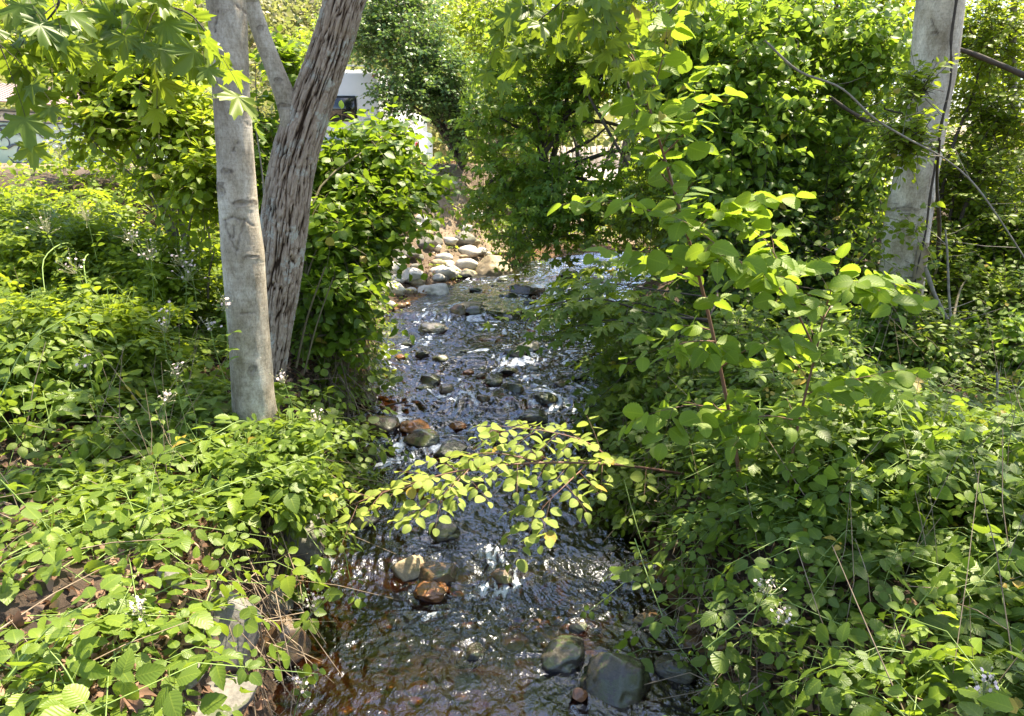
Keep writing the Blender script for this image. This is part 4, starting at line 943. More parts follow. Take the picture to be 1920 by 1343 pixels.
# ------------------------------------------------------------------ undergrowth (nobody could count it)
def on_bank(n, x0, x1, y0, y1):
    x = rng.uniform(x0, x1, n); y = rng.uniform(y0, y1, n); z = ground(x, y, False)
    return np.stack([x, y, z], -1)
def undergrowth(name, label, n, box, side, hgt, tm, size, mat, nl=7, L=.9, off=.1, twm=M_CANE, thr=-.25):
    O = on_bank(n, *box); L_ = left(O[:, 1]); R_ = right(O[:, 1])
    k = (O[:, 0] < L_+off) if side < 0 else (O[:, 0] > R_-off)
    k &= seen(O+UP*.3, 160); O = O[k]; M = len(O)
    patch = fbm(xyz(O[:, 0]*.9, O[:, 1]*.9, 3+side), 3)
    kk = patch > thr; O = O[kk]; M = len(O); patch = patch[kk]
    h = hgt*(.35+1.0*S(patch+.4))*rng.uniform(.35, 1.1, M)
    D = rng.normal(0, 1, (M, 3)); D[:, 2] = 0; D = nz(D); D = D + UP*(.3+h[:, None]*1.3)
    lb, sb = Buf(), Buf()
    k2 = ~(np.hypot((O[:, 0]+1.92)/.25, (O[:, 1]-5.2)/.3) < 1)
    for (bx_, by_, bY, br) in [(425, 1190, 3.7, .55), (420, 1240, 3.5, .4), (562, 1005, 5.0, .33), (535, 1215, 3.9, .3), (505, 1125, 4.3, .22), (440, 1250, 3.4, .28)]:
        c_ = clear(bx_, by_, bY, 0); k2 &= np.hypot(O[:, 0]-c_[0], O[:, 1]-c_[1]) > br
    O, D, h = O[k2], D[k2], h[k2]
    O = O + UP*h[:, None]*.45
    shoots(lb, sb, O, D, L*rng.uniform(.5, 1.15, len(O)), nl, size, tm, .0035, .6, 1.0, .05, .48, .08, .5)
    root = empty(name, (0, 0, 0), None, None); root['kind'] = 'stuff'
    tag(root, label, 'undergrowth')
    lb.build('leaves', mat, root); sb.build('canes', twm, root)
undergrowth('bramble_undergrowth', 'broad green bramble leaves covering the near left bank', 860, (-4.8, -1.0, 1.3, 5.4), -1, .34, T_TRI5, .15, LM['bramble'], 6, thr=-.6)
undergrowth('bramble_undergrowth', 'mass of bramble leaves rising on the left bank around the grey trunk', 2100, (-8, -1.6, 4.8, 9.5), -1, .6, T_TRI, .135, LM['bramble'], 6, thr=-.45)
undergrowth('bramble_undergrowth', 'yellowish bramble and weed mass at the left edge below the painted wall', 1700, (-10.5, -2.4, 7.0, 13), -1, .85, T_TRILOW, .145, LM['yellow'], 6)
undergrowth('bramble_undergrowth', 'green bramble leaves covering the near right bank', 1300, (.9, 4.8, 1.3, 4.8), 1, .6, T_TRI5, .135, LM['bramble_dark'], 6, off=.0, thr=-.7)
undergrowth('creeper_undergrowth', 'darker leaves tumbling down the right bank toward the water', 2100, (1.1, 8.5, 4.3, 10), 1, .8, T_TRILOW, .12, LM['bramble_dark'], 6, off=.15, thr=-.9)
undergrowth('creeper_undergrowth', 'small heart shaped creeper leaves threaded through the near right bank', 600, (1.0, 4.6, 1.7, 5), 1, .65, T_HEART, .075, LM['hazel'], 9, off=.0)
undergrowth('weed_undergrowth', 'small green weeds between the stones of the sunny bank', 220, (-6, 1.5, 12.5, 19.5), -1, .2, T_MIDR, .07, LM['yellow'], 7, L=.4)
undergrowth('weed_undergrowth', 'patchy weeds on the leaf strewn slope beyond the bend', 700, (-6, 9, 18, 26), -1, .25, T_MIDR, .09, LM['yellow'], 7, L=.45, thr=-.1)
undergrowth('weed_undergrowth', 'small green leaves fringing the left water edge', 360, (-2.6, -.8, 3.6, 12.5), -1, .25, T_MIDR, .07, LM['yellow'], 8, L=.4)
bush('bramble_mound', 'tall mound of light green brambles below the painted wall at left', 'bramble mound',
 [(60, 470, 7.6, 110, 60, .6, 260), (190, 470, 7.8, 110, 55, .6, 260), (300, 500, 7.4, 80, 60, .5, 190), (20, 410, 9, 70, 36, .6, 130), (110, 420, 9, 80, 34, .6, 140), (60, 600, 5.6, 90, 40, .4, 110), (220, 590, 6, 110, 40, .4, 130)],
 LM['yellow'], T_TRILOW, .15, 6, .6, base=at(150, 540, 7.8), r0=.01, bmat=M_CANE, twmat=M_CANE, tilt=.35)
bush('bramble_mound', 'bramble mound hiding the foot of the smooth grey trunk', 'bramble mound',
 [(440, 830, 4.85, 90, 36, .25, 60), (540, 820, 4.9, 60, 40, .22, 50), (370, 870, 4.6, 100, 40, .3, 70), (480, 880, 4.5, 110, 45, .25, 80), (560, 900, 4.6, 60, 50, .2, 45)],
 LM['bramble'], T_TRI, .15, 5, .4, base=at(470, 930, 4.7), r0=.006, bmat=M_CANE, twmat=M_CANE, tilt=.4)
# litter
O = on_bank(26000, -6, 6, 1.4, 10); inb = (O[:, 0] < left(O[:, 1])-.05) | (O[:, 0] > right(O[:, 1])+.05); O = O[inb & seen(O, 60)]
yy = rng.uniform(1.6, 11, 9000); xx = np.where(rng.random(9000) < .6, left(yy)-.05-rng.random(9000)*.65, right(yy)+.05+rng.random(9000)*.8); E = np.stack([xx, yy, ground(xx, yy, False)], -1); O = np.vstack([O, E[seen(E, 60)]])
O2 = on_bank(12000, -4, 8, 13, 25); O2 = O2[(O2[:, 0] < left(O2[:, 1])-.1)]; O = np.vstack([O, O2])
O[:, 2] = ground(O[:, 0], O[:, 1])+rng.uniform(.0, .04, len(O))
lb = Buf(); D = rng.normal(0, 1, O.shape); D[:, 2] *= .3
put(lb, [ovate(4, .3, droop=.7, fold=.5, curl=.2), ovate(4, .36, droop=-.6, fold=-.4), maple(1, .9, 5)], O, D, UP+rng.normal(0, .5, O.shape), rng.uniform(.03, .075, len(O)))
tag(lb.build('leaf_litter', LM['dead']), 'brown fallen leaves covering the soil of the banks', 'leaf litter', kind='stuff')
# dry stems and rootlets on the cut banks
q = Buf()
def strands(n, xf, yr, zt, zb, jit=.25, r=.004):
    y = rng.uniform(*yr, n); x = xf(y)+rng.normal(0, .08, n); top = np.stack([x, y, np.zeros(n)], -1); top[:, 2] = wz(y)+zt*rng.uniform(.5, 1, n)
    bot = top+rng.normal(0, jit, (n, 3)); bot[:, 2] = wz(y)+zb+rng.uniform(0, .25, n); mid = (top+bot)/2+rng.normal(0, .06, (n, 3))
    V, F = twigs(top, mid, bot, r*rng.uniform(.5, 1.4, n)); q.add(V, F)
strands(420, lambda y: left(y)-.12, (3.2, 10.5), .75, .02); strands(260, lambda y: right(y)+.12, (3.0, 8), .6, .02)
strands(160, lambda y: left(y)-.02, (7.0, 9.5), .95, .02, .12, .006)
O = on_bank(900, -5, 5, 1.6, 9); k = (O[:, 0] < left(O[:, 1])-.05) | (O[:, 0] > right(O[:, 1])+.05); O = O[k]; O[:, 2] = ground(O[:, 0], O[:, 1])+.04
D = rng.normal(0, .3, O.shape); D[:, 2] = np.abs(D[:, 2])*.35; V, F = twigs(O, O+D*.5+UP*.02, O+D, .0035*rng.uniform(.5, 1.5, len(O))); q.add(V, F)
O = on_bank(260, 1.2, 5.5, 2.0, 8); D = rng.normal(0, .25, O.shape); D[:, 2] = rng.uniform(.35, .9, len(O)); V, F = twigs(O, O+D*.55+rng.normal(0, .02, O.shape), O+D, .0032*rng.uniform(.6, 1.3, len(O))); q.add(V, F)
O = on_bank(260, -7, -1.8, 3.5, 10); D = rng.normal(0, .25, O.shape); D[:, 2] = rng.uniform(.3, .8, len(O)); V, F = twigs(O, O+D*.55+rng.normal(0, .02, O.shape), O+D, .0032*rng.uniform(.6, 1.3, len(O))); q.add(V, F)
tag(q.build('dry_stems', plain('dry_stem', (.36, .28, .19), .9, (.17, .12, .08), 12)), 'dry tan stems and rootlets hanging over the cut banks', 'dry stems', kind='stuff')

# dark shrub over the right water edge
bush('overhanging_shrub', 'dense small-leaved shrub leaning from the right bank over the middle of the creek', 'shrub',
 [(1190, 620, 9.2, 70, 50, .4, 170), (1180, 700, 8.0, 70, 55, .4, 190), (1150, 780, 7.4, 50, 40, .35, 100), (1290, 640, 8, 80, 60, .5, 190), (1240, 790, 6.9, 70, 55, .4, 170), (1330, 740, 6.6, 80, 70, .5, 200), (1190, 860, 6.2, 60, 40, .35, 110), (1270, 880, 5.8, 80, 60, .4, 190), (1190, 940, 5.5, 50, 45, .3, 100), (1380, 850, 5.5, 80, 70, .4, 180)],
 LM['bramble'], T_MIDR, .085, 9, .4, base=np.array([1.75, 7.0, .35]), r0=.015, tilt=.6, hang=.3, jit=.35)
bush('overhanging_shrub', 'green shrub with pointed leaves in the middle of the right bank', 'shrub',
 [(1420, 740, 5.6, 90, 60, .4, 170), (1540, 760, 5.6, 90, 60, .4, 170), (1480, 850, 5.2, 100, 60, .4, 190), (1600, 840, 5.6, 80, 60, .4, 150), (1400, 640, 6.2, 90, 60, .4, 160), (1530, 640, 6.2, 90, 60, .4, 160), (1680, 900, 5.2, 90, 50, .4, 150)],
 LM['bramble'], T_MID, .085, 9, .4, base=at(1500, 950, 5.6), r0=.012, tilt=.4, hang=.2)
# maple branches over the creek
def px_branch(name, label, cat, paths, mat, tm, size, stemmat, nl=5, L=.25, n=14, w=.006, droop=.2, tilt=.25, hang=.1, spread=1.0, group=None, ndir=(0, 0, 0), leafpart='leaves', szvar=.25, stag=.3):
    lb, sb = Buf(), Buf(); base = None
    for path in paths:
        P = spline([at(a, b_, c) for a, b_, c in path[0]], 50); ww = path[1] if len(path) > 1 else w
        if base is None: base = P[0]
        V, F = tube(P, np.linspace(ww, ww*.35, 50), 8); sb.add(V, F)
        m_ = path[2] if len(path) > 2 else n
        if m_ == 0: continue
        i = np.linspace(50*stag if stag < 1 else 3, 49, m_).astype(int); O = P[i]; T = nz(np.gradient(P, axis=0))[i]
        side = nz(np.cross(T, UP)); sg = np.where(np.arange(m_) % 2, 1, -1)[:, None]
        D = T*.6 + side*sg*.8 + rng.normal(0, .2, O.shape) + np.array(ndir)
        D[-1] = T[-1]
        shoots(lb, sb, O, D, L*rng.uniform(.7, 1.3, m_), nl, size, tm, ww*.3, droop, spread, .015, tilt, hang, szvar)
    e = empty(name, base, label, cat, group); lb.build(leafpart, mat, e); sb.build('stem', stemmat, e); return e
px_branch('maple_branch', 'maple branch with lobed leaves reaching left over the creek below the bend', 'branch',
 [([(1340, 520, 8.6), (1345, 560, 7.8), (1330, 600, 7.4), (1340, 650, 7.0)], .015, 0), ([(1330, 600, 7.4), (1230, 590, 7.3), (1120, 560, 7.2), (1010, 575, 7.1)], .014, 16), ([(1338, 640, 7.08), (1240, 625, 7.1), (1150, 600, 7.0), (1050, 620, 7.0)], .01, 12), ([(1345, 560, 7.8), (1240, 545, 7.6), (1120, 530, 7.5), (1060, 545, 7.5)], .01, 16), ([(1340, 520, 8.6), (1240, 500, 8.6), (1150, 490, 8.6), (1090, 510, 8.6)], .01, 14), ([(1331, 605, 7.4), (1240, 580, 7.6), (1160, 565, 7.8), (1100, 590, 7.8)], .01, 14), ([(1340, 650, 7), (1260, 670, 6.9), (1190, 690, 6.8), (1130, 740, 6.8)], .008, 8)],
 LM['maple_hang'], T_MAPLE, .22, M_DARKBR, 4, .4, hang=.2)
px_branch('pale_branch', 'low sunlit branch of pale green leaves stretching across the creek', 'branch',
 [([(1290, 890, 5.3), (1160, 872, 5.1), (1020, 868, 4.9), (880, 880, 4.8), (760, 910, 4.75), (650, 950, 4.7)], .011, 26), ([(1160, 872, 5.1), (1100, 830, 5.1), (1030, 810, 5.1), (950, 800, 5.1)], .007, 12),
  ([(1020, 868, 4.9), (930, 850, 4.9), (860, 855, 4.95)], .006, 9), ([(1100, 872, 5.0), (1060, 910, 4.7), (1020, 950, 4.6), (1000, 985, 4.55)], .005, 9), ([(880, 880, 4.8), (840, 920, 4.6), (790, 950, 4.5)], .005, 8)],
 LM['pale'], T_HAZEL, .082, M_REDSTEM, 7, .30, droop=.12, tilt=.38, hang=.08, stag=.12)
# foreground saplings
px_branch('hazel_sapling', 'tall red-stemmed sapling with big toothed leaves before the vine curtain', 'sapling',
 [([(1392, 935, 4.5), (1372, 800, 4.45), (1335, 620, 4.4), (1300, 480, 4.35), (1262, 350, 4.3), (1232, 250, 4.25), (1195, 130, 4.2), (1170, 70, 4.2)], .013, 26),
  ([(1310, 520, 4.36), (1250, 480, 4.2), (1190, 470, 4.1)], .005, 6), ([(1280, 420, 4.33), (1200, 390, 4.2), (1140, 380, 4.2)], .004, 5), ([(1290, 450, 4.33), (1340, 400, 4.2), (1400, 380, 4.1)], .005, 7), ([(1245, 290, 4.27), (1290, 240, 4.2), (1300, 190, 4.2)], .005, 7), ([(1215, 190, 4.2), (1240, 120, 4.2), (1250, 60, 4.2)], .004, 5),
  ([(1340, 640, 4.4), (1300, 640, 4.2), (1250, 650, 4.1)], .005, 6), ([(1350, 690, 4.42), (1410, 650, 4.2), (1450, 640, 4.1)], .005, 6), ([(1365, 770, 4.44), (1300, 760, 4.2), (1240, 770, 4.1)], .005, 6)],
 LM['hazel'], T_HAZEL, .118, M_REDSTEM, 5, .24, tilt=.55, hang=.15, stag=.12)
px_branch('hazel_sapling', 'second sapling right of the first, its red stem topped by broad drooping sprays', 'sapling',
 [([(1465, 1010, 4.3), (1480, 880, 4.3), (1510, 740, 4.3), (1530, 660, 4.3), (1545, 590, 4.3), (1560, 540, 4.25)], .011, 10),
  ([(1530, 660, 4.3), (1490, 580, 4.2), (1440, 520, 4.1), (1370, 480, 4.0), (1320, 440, 4.0)], .007, 15), ([(1560, 540, 4.25), (1600, 530, 4.1), (1660, 540, 4.0)], .006, 10), ([(1545, 600, 4.3), (1480, 520, 4.2), (1430, 440, 4.2)], .006, 11), ([(1510, 740, 4.3), (1570, 720, 4.1), (1650, 700, 4.0)], .005, 9), ([(1500, 790, 4.3), (1440, 780, 4.1), (1390, 790, 4.1)], .005, 7)],
 LM['hazel'], T_HAZEL, .115, M_REDSTEM, 5, .24, tilt=.55, hang=.15)
# hanging maple leaves at the top
px_branch('maple_branch', 'branch of big drooping maple leaves hanging into the top left corner', 'branch',
 [([(-60, -60, 2.6), (40, -30, 2.6), (110, 0, 2.6), (70, 60, 2.6)], .007, 7), ([(-60, -60, 2.6), (200, -80, 2.9), (330, -80, 2.6)], .01, 0), ([(-60, -60, 2.6), (-20, 40, 2.4), (10, 110, 2.4)], .005, 5), ([(330, -80, 2.6), (310, -10, 2.6), (300, 60, 2.6)], .006, 8), ([(200, -80, 2.9), (230, -20, 2.9), (260, 30, 2.9)], .006, 7), ([(310, 10, 2.6), (360, 30, 2.6), (400, 80, 2.6)], .004, 3), ([(200, -80, 2.9), (150, -20, 3), (160, 20, 3)], .005, 4)],
 LM['maple_hang'], T_MAPLE, .155, M_DARKBR, 3, .15, droop=.6, tilt=.8, hang=.8, stag=.1)
px_branch('maple_branch', 'branch of lit maple leaves hanging at the top centre above the sapling', 'branch',
 [([(980, -80, 4.2), (1060, -90, 3.9), (1130, -80, 3.7), (1230, -90, 3.9), (1300, -90, 4.5)], .01, 0), ([(1060, -90, 3.9), (1070, -20, 3.9), (1010, 40, 3.9)], .007, 8), ([(1230, -90, 3.9), (1180, -20, 3.9), (1140, 60, 3.9)], .007, 9), ([(1130, -80, 3.7), (1120, 0, 3.7), (1180, 80, 3.7)], .006, 8), ([(980, -80, 4.2), (985, -20, 4.2), (960, 20, 4.2)], .005, 5), ([(1300, -90, 4.5), (1290, -20, 4.5), (1240, 40, 4.5)], .006, 7)],
 LM['maple_hang'], T_MAPLE, .19, M_DARKBR, 3, .2, droop=.5, tilt=.6, hang=.6, stag=.1)
# individual bramble canes
CANES = [
 ([(15, 1270, 2.5), (80, 1190, 2.5), (130, 1150, 2.5), (178, 1128, 2.5)], 'light green bramble tip with young bright leaves at lower left', .13, 5),
 ([(170, 1345, 2.3), (125, 1260, 2.35), (95, 1222, 2.4)], 'short bramble cane rising from the bottom edge at left', .13, 3),
 ([(190, 1000, 3.5), (310, 955, 3.7), (440, 905, 4.0), (540, 870, 4.3), (640, 828, 4.6)], 'long bramble cane slanting up right toward the creek from the left bank', .15, 9),
 ([(0, 745, 3.7), (45, 655, 3.8), (105, 608, 3.9), (155, 588, 4.0), (175, 650, 4.0)], 'arching pale green bramble cane at left edge below the yellowish mass', .13, 7),
 ([(0, 900, 3.0), (50, 950, 3.05), (110, 1005, 3.1)], 'bramble cane slanting down right from the left edge', .13, 4),
 ([(490, 1262, 3.5), (530, 1215, 3.5), (566, 1175, 3.5), (590, 1140, 3.5)], 'bramble spray with blossom reaching over the dark near water', .12, 4),
 ([(545, 1395, 3.2), (552, 1340, 3.2), (566, 1290, 3.2)], 'short bramble tip with blossom at the bottom edge by the water', .10, 3),
 ([(600, 990, 4.6), (640, 1020, 4.5), (655, 1080, 4.4), (668, 1125, 4.4)], 'bramble spray dangling over the creek below the sunlit leaves', .10, 6),
 ([(380, 1200, 3.3), (390, 1120, 3.4), (425, 1060, 3.5), (440, 1020, 3.6)], 'upright green cane standing by the crossed grey boulder', .11, 5),
 ([(480, 800, 4.6), (450, 790, 4.3), (400, 815, 4.1), (330, 840, 4.0)], 'bramble cane with bluish green leaves in front of the smooth trunk foot', .15, 6),
 ([(670, 860, 5.6), (660, 800, 5.5), (640, 815, 5.4)], 'thin bright sprig at the lip of the left bank by the fall', .09, 4),
 ([(1325, 1215, 3.2), (1380, 1170, 3.2), (1440, 1120, 3.3), (1480, 1085, 3.4)], 'straight pale green cane slanting up on the near right bank', .09, 5),
 ([(1552, 1045, 3.9), (1590, 990, 3.9), (1660, 968, 4.0), (1725, 985, 4.0)], 'arching pale cane in the middle of the right bank', .14, 6),
 ([(1670, 1230, 2.9), (1700, 1165, 3.0), (1738, 1115, 3.0)], 'thick light green cane at lower right between broad leaves', .12, 4),
 ([(1190, 1010, 4.3), (1225, 1110, 4.0), (1262, 1195, 3.8), (1330, 1280, 3.6), (1400, 1340, 3.5)], 'bramble cane trailing down the right bank over the brown shallows', .10, 9),
 ([(1170, 900, 5.0), (1195, 990, 4.7), (1215, 1050, 4.6), (1215, 1090, 4.6)], 'hanging spray of small leaves at the right edge of the creek', .09, 7),
 ([(1895, 1110, 3.2), (1850, 1090, 3.2), (1800, 1100, 3.2)], 'bright bramble tip at the right edge above the dark hollow', .13, 4),
 ([(260, 1000, 3.4), (280, 940, 3.4), (290, 880, 3.5)], 'reddish upright cane in the middle of the left bank', .12, 5),
]
def cane(pts, lab, size, nl, mat=LM['bramble'], tm=T_TRI, name='bramble_cane', cat='bramble cane', stem=M_CANE, w=.004):
    P = spline([clear(*p) for p in pts], 40); lb, sb = Buf(), Buf()
    V, F = tube(P, np.linspace(w, w*.5, 40), 7); sb.add(V, F)
    i = np.linspace(4, 39, nl+1).astype(int); T = nz(np.gradient(P, axis=0))[i]; side = nz(np.cross(T, UP)); sg = np.where(np.arange(nl+1) % 2, 1, -1)[:, None]
    D = T*.5+side*sg*.8+UP*.15; D[-1] = T[-1]; O = P[i]+nz(D)*.045
    V, F = twigs(P[i], P[i]+nz(D)*.02, O+nz(D)*.02, .0015); sb.add(V, F)
    put(lb, tm, O, D, UP+rng.normal(0, .25, O.shape), size*rng.uniform(.8, 1.15, nl+1), np.clip(rng.normal(.6, .2, nl+1), 0, 1))
    e = empty(name, P[0], lab, cat, 'bramble canes on the banks'); lb.build('leaves', mat, e); sb.build('stem', stem, e)
    return e, P
def blossom(e, P, n, spread=.05, petal=.011, nb=8):
    """small five-petalled flowers and buds round P"""
    pb, ub, st = Buf(), Buf(), Buf()
    pet = ovate(2, .5, droop=.1, fold=.2)
    C = P + rng.normal(0, spread, (n, 3))*np.array([1, 1, .8])
    for c in C:
        nrm = nz(rng.normal(0, .5, 3)+np.array([0, -.5, .8])); a0 = rng.uniform(0, 6)
        x = nz(np.cross(nrm, [1, 0.1, 0])); y = np.cross(nrm, x)
        D = np.array([math.cos(a0+k*2*PI/5)*x + math.sin(a0+k*2*PI/5)*y for k in range(5)])
        put(pb, [pet], np.repeat(c[None], 5, 0), D, np.repeat(nrm[None], 5, 0), np.full(5, petal))
    B = P + rng.normal(0, spread*1.2, (nb, 3))
    V0, F0 = ICO2
    for bpt in B: ub.add(V0[:42]*.0045+bpt if False else V0*.0045+bpt, F0)
    Q = np.vstack([C, B]); root = np.repeat((P-np.array([0, 0, spread*1.8]))[None], len(Q), 0)
    V, F = twigs(root, (root+Q)/2+rng.normal(0, .006, Q.shape), Q, .0012, .0008); ub.add(V, F)
    pb.build('petals', M_PETAL, e); ub.build('buds', M_BUD, e)
for k, (pts, lab, size, nl) in enumerate(CANES):
    e, P = cane(pts, lab, size, nl)
    if 'blossom' in lab: blossom(e, P[-1]+UP*.03, 9, .028, .010, 16)
FL = [
 (246, 437, 6.5, 'tall flowering bramble head, highest one in the left mass'), (281, 465, 6.2, 'flowering bramble head just below the highest one'), (337, 478, 6.0, 'flowering bramble head of buds left of the smooth trunk near the canes'),
 (348, 506, 6.0, 'small pinkish flower head beneath the bud covered one'), (137, 494, 6.2, 'dull pinkish flower head at far left of the mass'), (308, 601, 5.2, 'white flower head in the centre of the left bank'), (392, 606, 5.0, 'flower head of buds close left of the smooth trunk'),
 (326, 690, 4.6, 'open bud head below the white one on left bank'), (312, 742, 4.3, 'pale pink flower head lowest in the middle of left bank'), (161, 675, 4.4, 'pinkish flower head below the arching pale cane'), (420, 566, 5.0, 'bud head touching the left side of the smooth trunk'),
 (529, 708, 4.9, 'pale flower head at right foot of the smooth trunk'), (590, 779, 5.0, 'tiny white flower head at the bank lip right of the trunks'), (110, 280, 7.0, 'tall creamy flower plume before the painted wall'), (85, 420, 6.4, 'creamy flower plume below the tallest one at left edge'),
 (160, 395, 6.6, 'loose creamy plume beside blue and turquoise chairs'), (262, 1135, 3.0, 'white flower head on the lower left bank above broad leaves'), (1440, 1098, 3.2, 'white blossom on the near right bank above the pale cane'), (1470, 1155, 3.1, 'lilac white blossom below the pale cane on the right bank'),
 (1848, 1280, 2.7, 'white blossom in the lower right corner'), (1525, 880, 4.6, 'small white blossom by the second sapling foot')]
for (px, py, Yd, lab) in FL:
    p = clear(px, py, Yd, .35); q_ = p+np.array([rng.normal(0, .06), .05, -.45])
    P = spline([q_, (p+q_)/2+rng.normal(0, .02, 3), p], 16); lb, sb = Buf(), Buf(); V, F = tube(P, .0025, 6); sb.add(V, F)
    i = np.array([4, 8, 11, 13]); D = rng.normal(0, 1, (4, 3)); D[:, 2] = .3; put(lb, T_TRILOW, P[i]+nz(D)*.03, D, UP+rng.normal(0, .2, (4, 3)), np.array([.13, .11, .09, .07]))
    e = empty('flowering_bramble', P[0], lab, 'flower', 'flowering bramble heads'); sb.build('stem', M_CANE, e); lb.build('leaves', LM['bramble'], e)
    cre = 'cream' in lab; blossom(e, p, 5 if cre else 10, .05 if cre or Yd > 5 else .025, .012 if Yd > 4 else .010, 34 if cre else 16)
# big dead leaf in the lower left corner
lb = Buf(); V, F, U = maple(1, .5, 9); V = V*np.array([1, 1, 2.2]); p = at(210, 1312, 2.35); p[2] = max(p[2], g1(p[0], p[1])+.03)
put(lb, [(V, F, U)], p[None], np.array([[.8, .5, .1]]), np.array([[0.1, -.3, 1]]), np.array([.18]), np.array([.45]))
tag(lb.build('dead_maple_leaf', LM['dead']), 'large curled brown maple leaf lying at bottom left', 'fallen leaf')

# ------------------------------------------------------------------ hillside wood
lb, sb = Buf(), Buf(); n = 2600; x = rng.uniform(-46, 6, n); y = rng.uniform(40, 74, n); z = ground(x, y, False)
O = np.repeat(np.stack([x, y, z+rng.uniform(.5, 3.5, n)], -1), 16, 0)+rng.normal(0, .8, (n*16, 3)); k = seen(O, 60); O = O[k]
A = np.repeat(rng.random(n), 16)[k]
put(lb, T_FAR, O, rng.normal(0, 1, O.shape), UP+rng.normal(0, .6, O.shape), rng.uniform(.35, .7, len(O)), A)
tag(lb.build('hillside_scrub', leaf_mat('hill_scrub_leaf', (.08, .12, .03), (.17, .19, .06), (.34, .28, .15), (.4, .45, .1), veins=False)), 'sunlit dry green scrub over the far hillside', 'scrub', kind='stuff')

# ------------------------------------------------------------------ the camp: motorhome, painted wall, chairs, fence
M_WHITE = plain('white_gelcoat', (.80, .80, .80), .35, (.74, .74, .75), 3, spec=.5)
M_GLASS = plain('dark_glass', (.02, .025, .03), .08, (.01, .012, .015), 3, spec=.8)
M_BLACK = plain('black_rubber', (.025, .025, .025), .6)
M_REDL = plain('red_lens', (.5, .02, .03), .2)
M_GREYM = plain('grey_metal', (.45, .46, .47), .4, (.35, .36, .37), 5, metal=.6)
def bev(o, w, seg=3):
    md = o.modifiers.new('bevel', 'BEVEL'); md.width = w; md.segments = seg; md.limit_method = 'ANGLE'; return o
YR = 22.0
pr = at(710, 130, YR); pt = pr[2]; xr = pr[0]
e = empty('motorhome', (xr-1.25, YR+3, 2.25), 'white motorhome seen end on, parked up the bank behind the forked tree', 'motorhome')
def bx(name, lo, hi, mat, w=0, parent=None):
    q = Buf(); q.box(lo, hi); o = q.build(name, mat, parent or e, smooth=False)
    if w: bev(o, w)
    return o
body = bx('body', (xr-2.5, YR, 2.75), (xr, YR+6.8, pt), M_WHITE, .14)
zc = at(735, 232, YR)[2]
bx('bumper', (xr-2.4, YR-.12, 2.62), (xr-.1, YR-.002, 2.8), M_GREYM, .03)
w1 = at(668, 180, YR); w0 = at(615, 228, YR)
wf = bx('window', (w0[0], YR-.03, w0[2]), (w1[0], YR+.02, w1[2]), M_BLACK, .05)
wg = Buf(); wg.box((w0[0]+.06, YR-.045, w0[2]+.06), (w1[0]-.06, YR-.028, w1[2]-.06)); o = link('pane', wg.mesh('pane', False), M_GLASS); o.parent = wf; o.location = (-e.location)+e.location
for dx in (-.12, -1.1, -1.25, -1.4, -2.38): bx('marker_light', (xr+dx-.06, YR-.03, pt-.2), (xr+dx+.05, YR-.0, pt-.14), M_REDL, .01)
q = Buf()
for a in [((xr-2.2, YR+.15, pt+.02), (xr-.35, YR+.15, pt+.12)), ((xr-2.2, YR+2.0, pt+.02), (xr-.35, YR+2.0, pt+.12))]:
    V, F = tube(spline([np.array([a[0][0], a[0][1], pt-.02]), np.array([a[0][0]+.05, a[0][1], pt+.1]), np.array([a[1][0]-.05, a[1][1], pt+.1]), np.array([a[1][0], a[1][1], pt-.02])], 30), .02, 6); q.add(V, F)
q.build('roof_rail', M_GREYM, e)
bx('stripe', (xr-2.4, YR-.008, 3.3), (xr-.1, YR+.01, 3.42), plain('faded_stripe', (.35, .42, .5)))
for x0_, y0_ in ((-2.45, 1.6), (-.33, 1.6), (-2.45, 5.4), (-.33, 5.4)):
    V, F = tube([[xr+x0_, YR+y0_, 2.65], [xr+x0_+.28, YR+y0_, 2.65]], .38, 28); q = Buf(); q.add(V, F)
    for xx in (0, .28):
        a = np.arange(28)*2*PI/28; c = np.stack([0*a+xr+x0_+xx, YR+y0_+.38*np.cos(a), 2.65+.38*np.sin(a)], -1); q.add(np.vstack([c, [[xr+x0_+xx, YR+y0_, 2.65]]]), [[i, (i+1) % 28, 28] for i in range(28)])
    q.build('wheel', M_BLACK, e, smooth=False)

pv = at(745, 238, 25.5)
e = empty('white_van', (pv[0], 27, 2.25), 'white van half hidden by leaves just right of the motorhome', 'van')
bx('body', (pv[0]-.8, 25.5, 2.5), (pv[0]+.75, 29.5, pv[2]-.1), M_WHITE, .2); bx('roof', (pv[0]-.65, 25.8, pv[2]-.16), (pv[0]+.6, 29.2, pv[2]+.45), M_WHITE, .22)
bx('rear_window', (pv[0]-.35, 25.47, pv[2]-.5), (pv[0]+.4, 25.52, pv[2]-.15), M_GLASS, .04)
for dx in (-.7, .58): bx('tail_light', (pv[0]+dx, 25.47, pv[2]-.75), (pv[0]+dx+.12, 25.52, pv[2]-.5), M_REDL, .02)

# painted wall with awning
A0 = at(-120, 205, 19.0); A1 = at(350, 236, 26.0)
ux = nz(np.array([A1[0]-A0[0], A1[1]-A0[1], 0])); LW = np.linalg.norm((A1-A0)[:2]); un = np.array([ux[1], -ux[0], 0])
TOPZ = at(0, 203, 20.3)[2]; BZ = 1.9
def W(a, z, out=0.0): return np.array([A0[0], A0[1], 0])+ux*a+UP*z+un*out
def Mw(v): return np.array([W(p[0], p[2], p[1]) for p in v])
m, nt, b, out_ = mk('painted_wall'); v = coords(nt)
c = ramp(nt, noise(nt, .5, 3, .5, v), [(.4, (.50, .66, .52)), (.55, (.62, .74, .62)), (.7, (.74, .78, .70))]); nt.links.new(c, b.inputs['Base Color']); b.inputs['Roughness'].default_value = .7
e = empty('painted_wall', W(LW/2, BZ), 'pale green wall painted with dark scrolls behind the left brambles', 'wall')
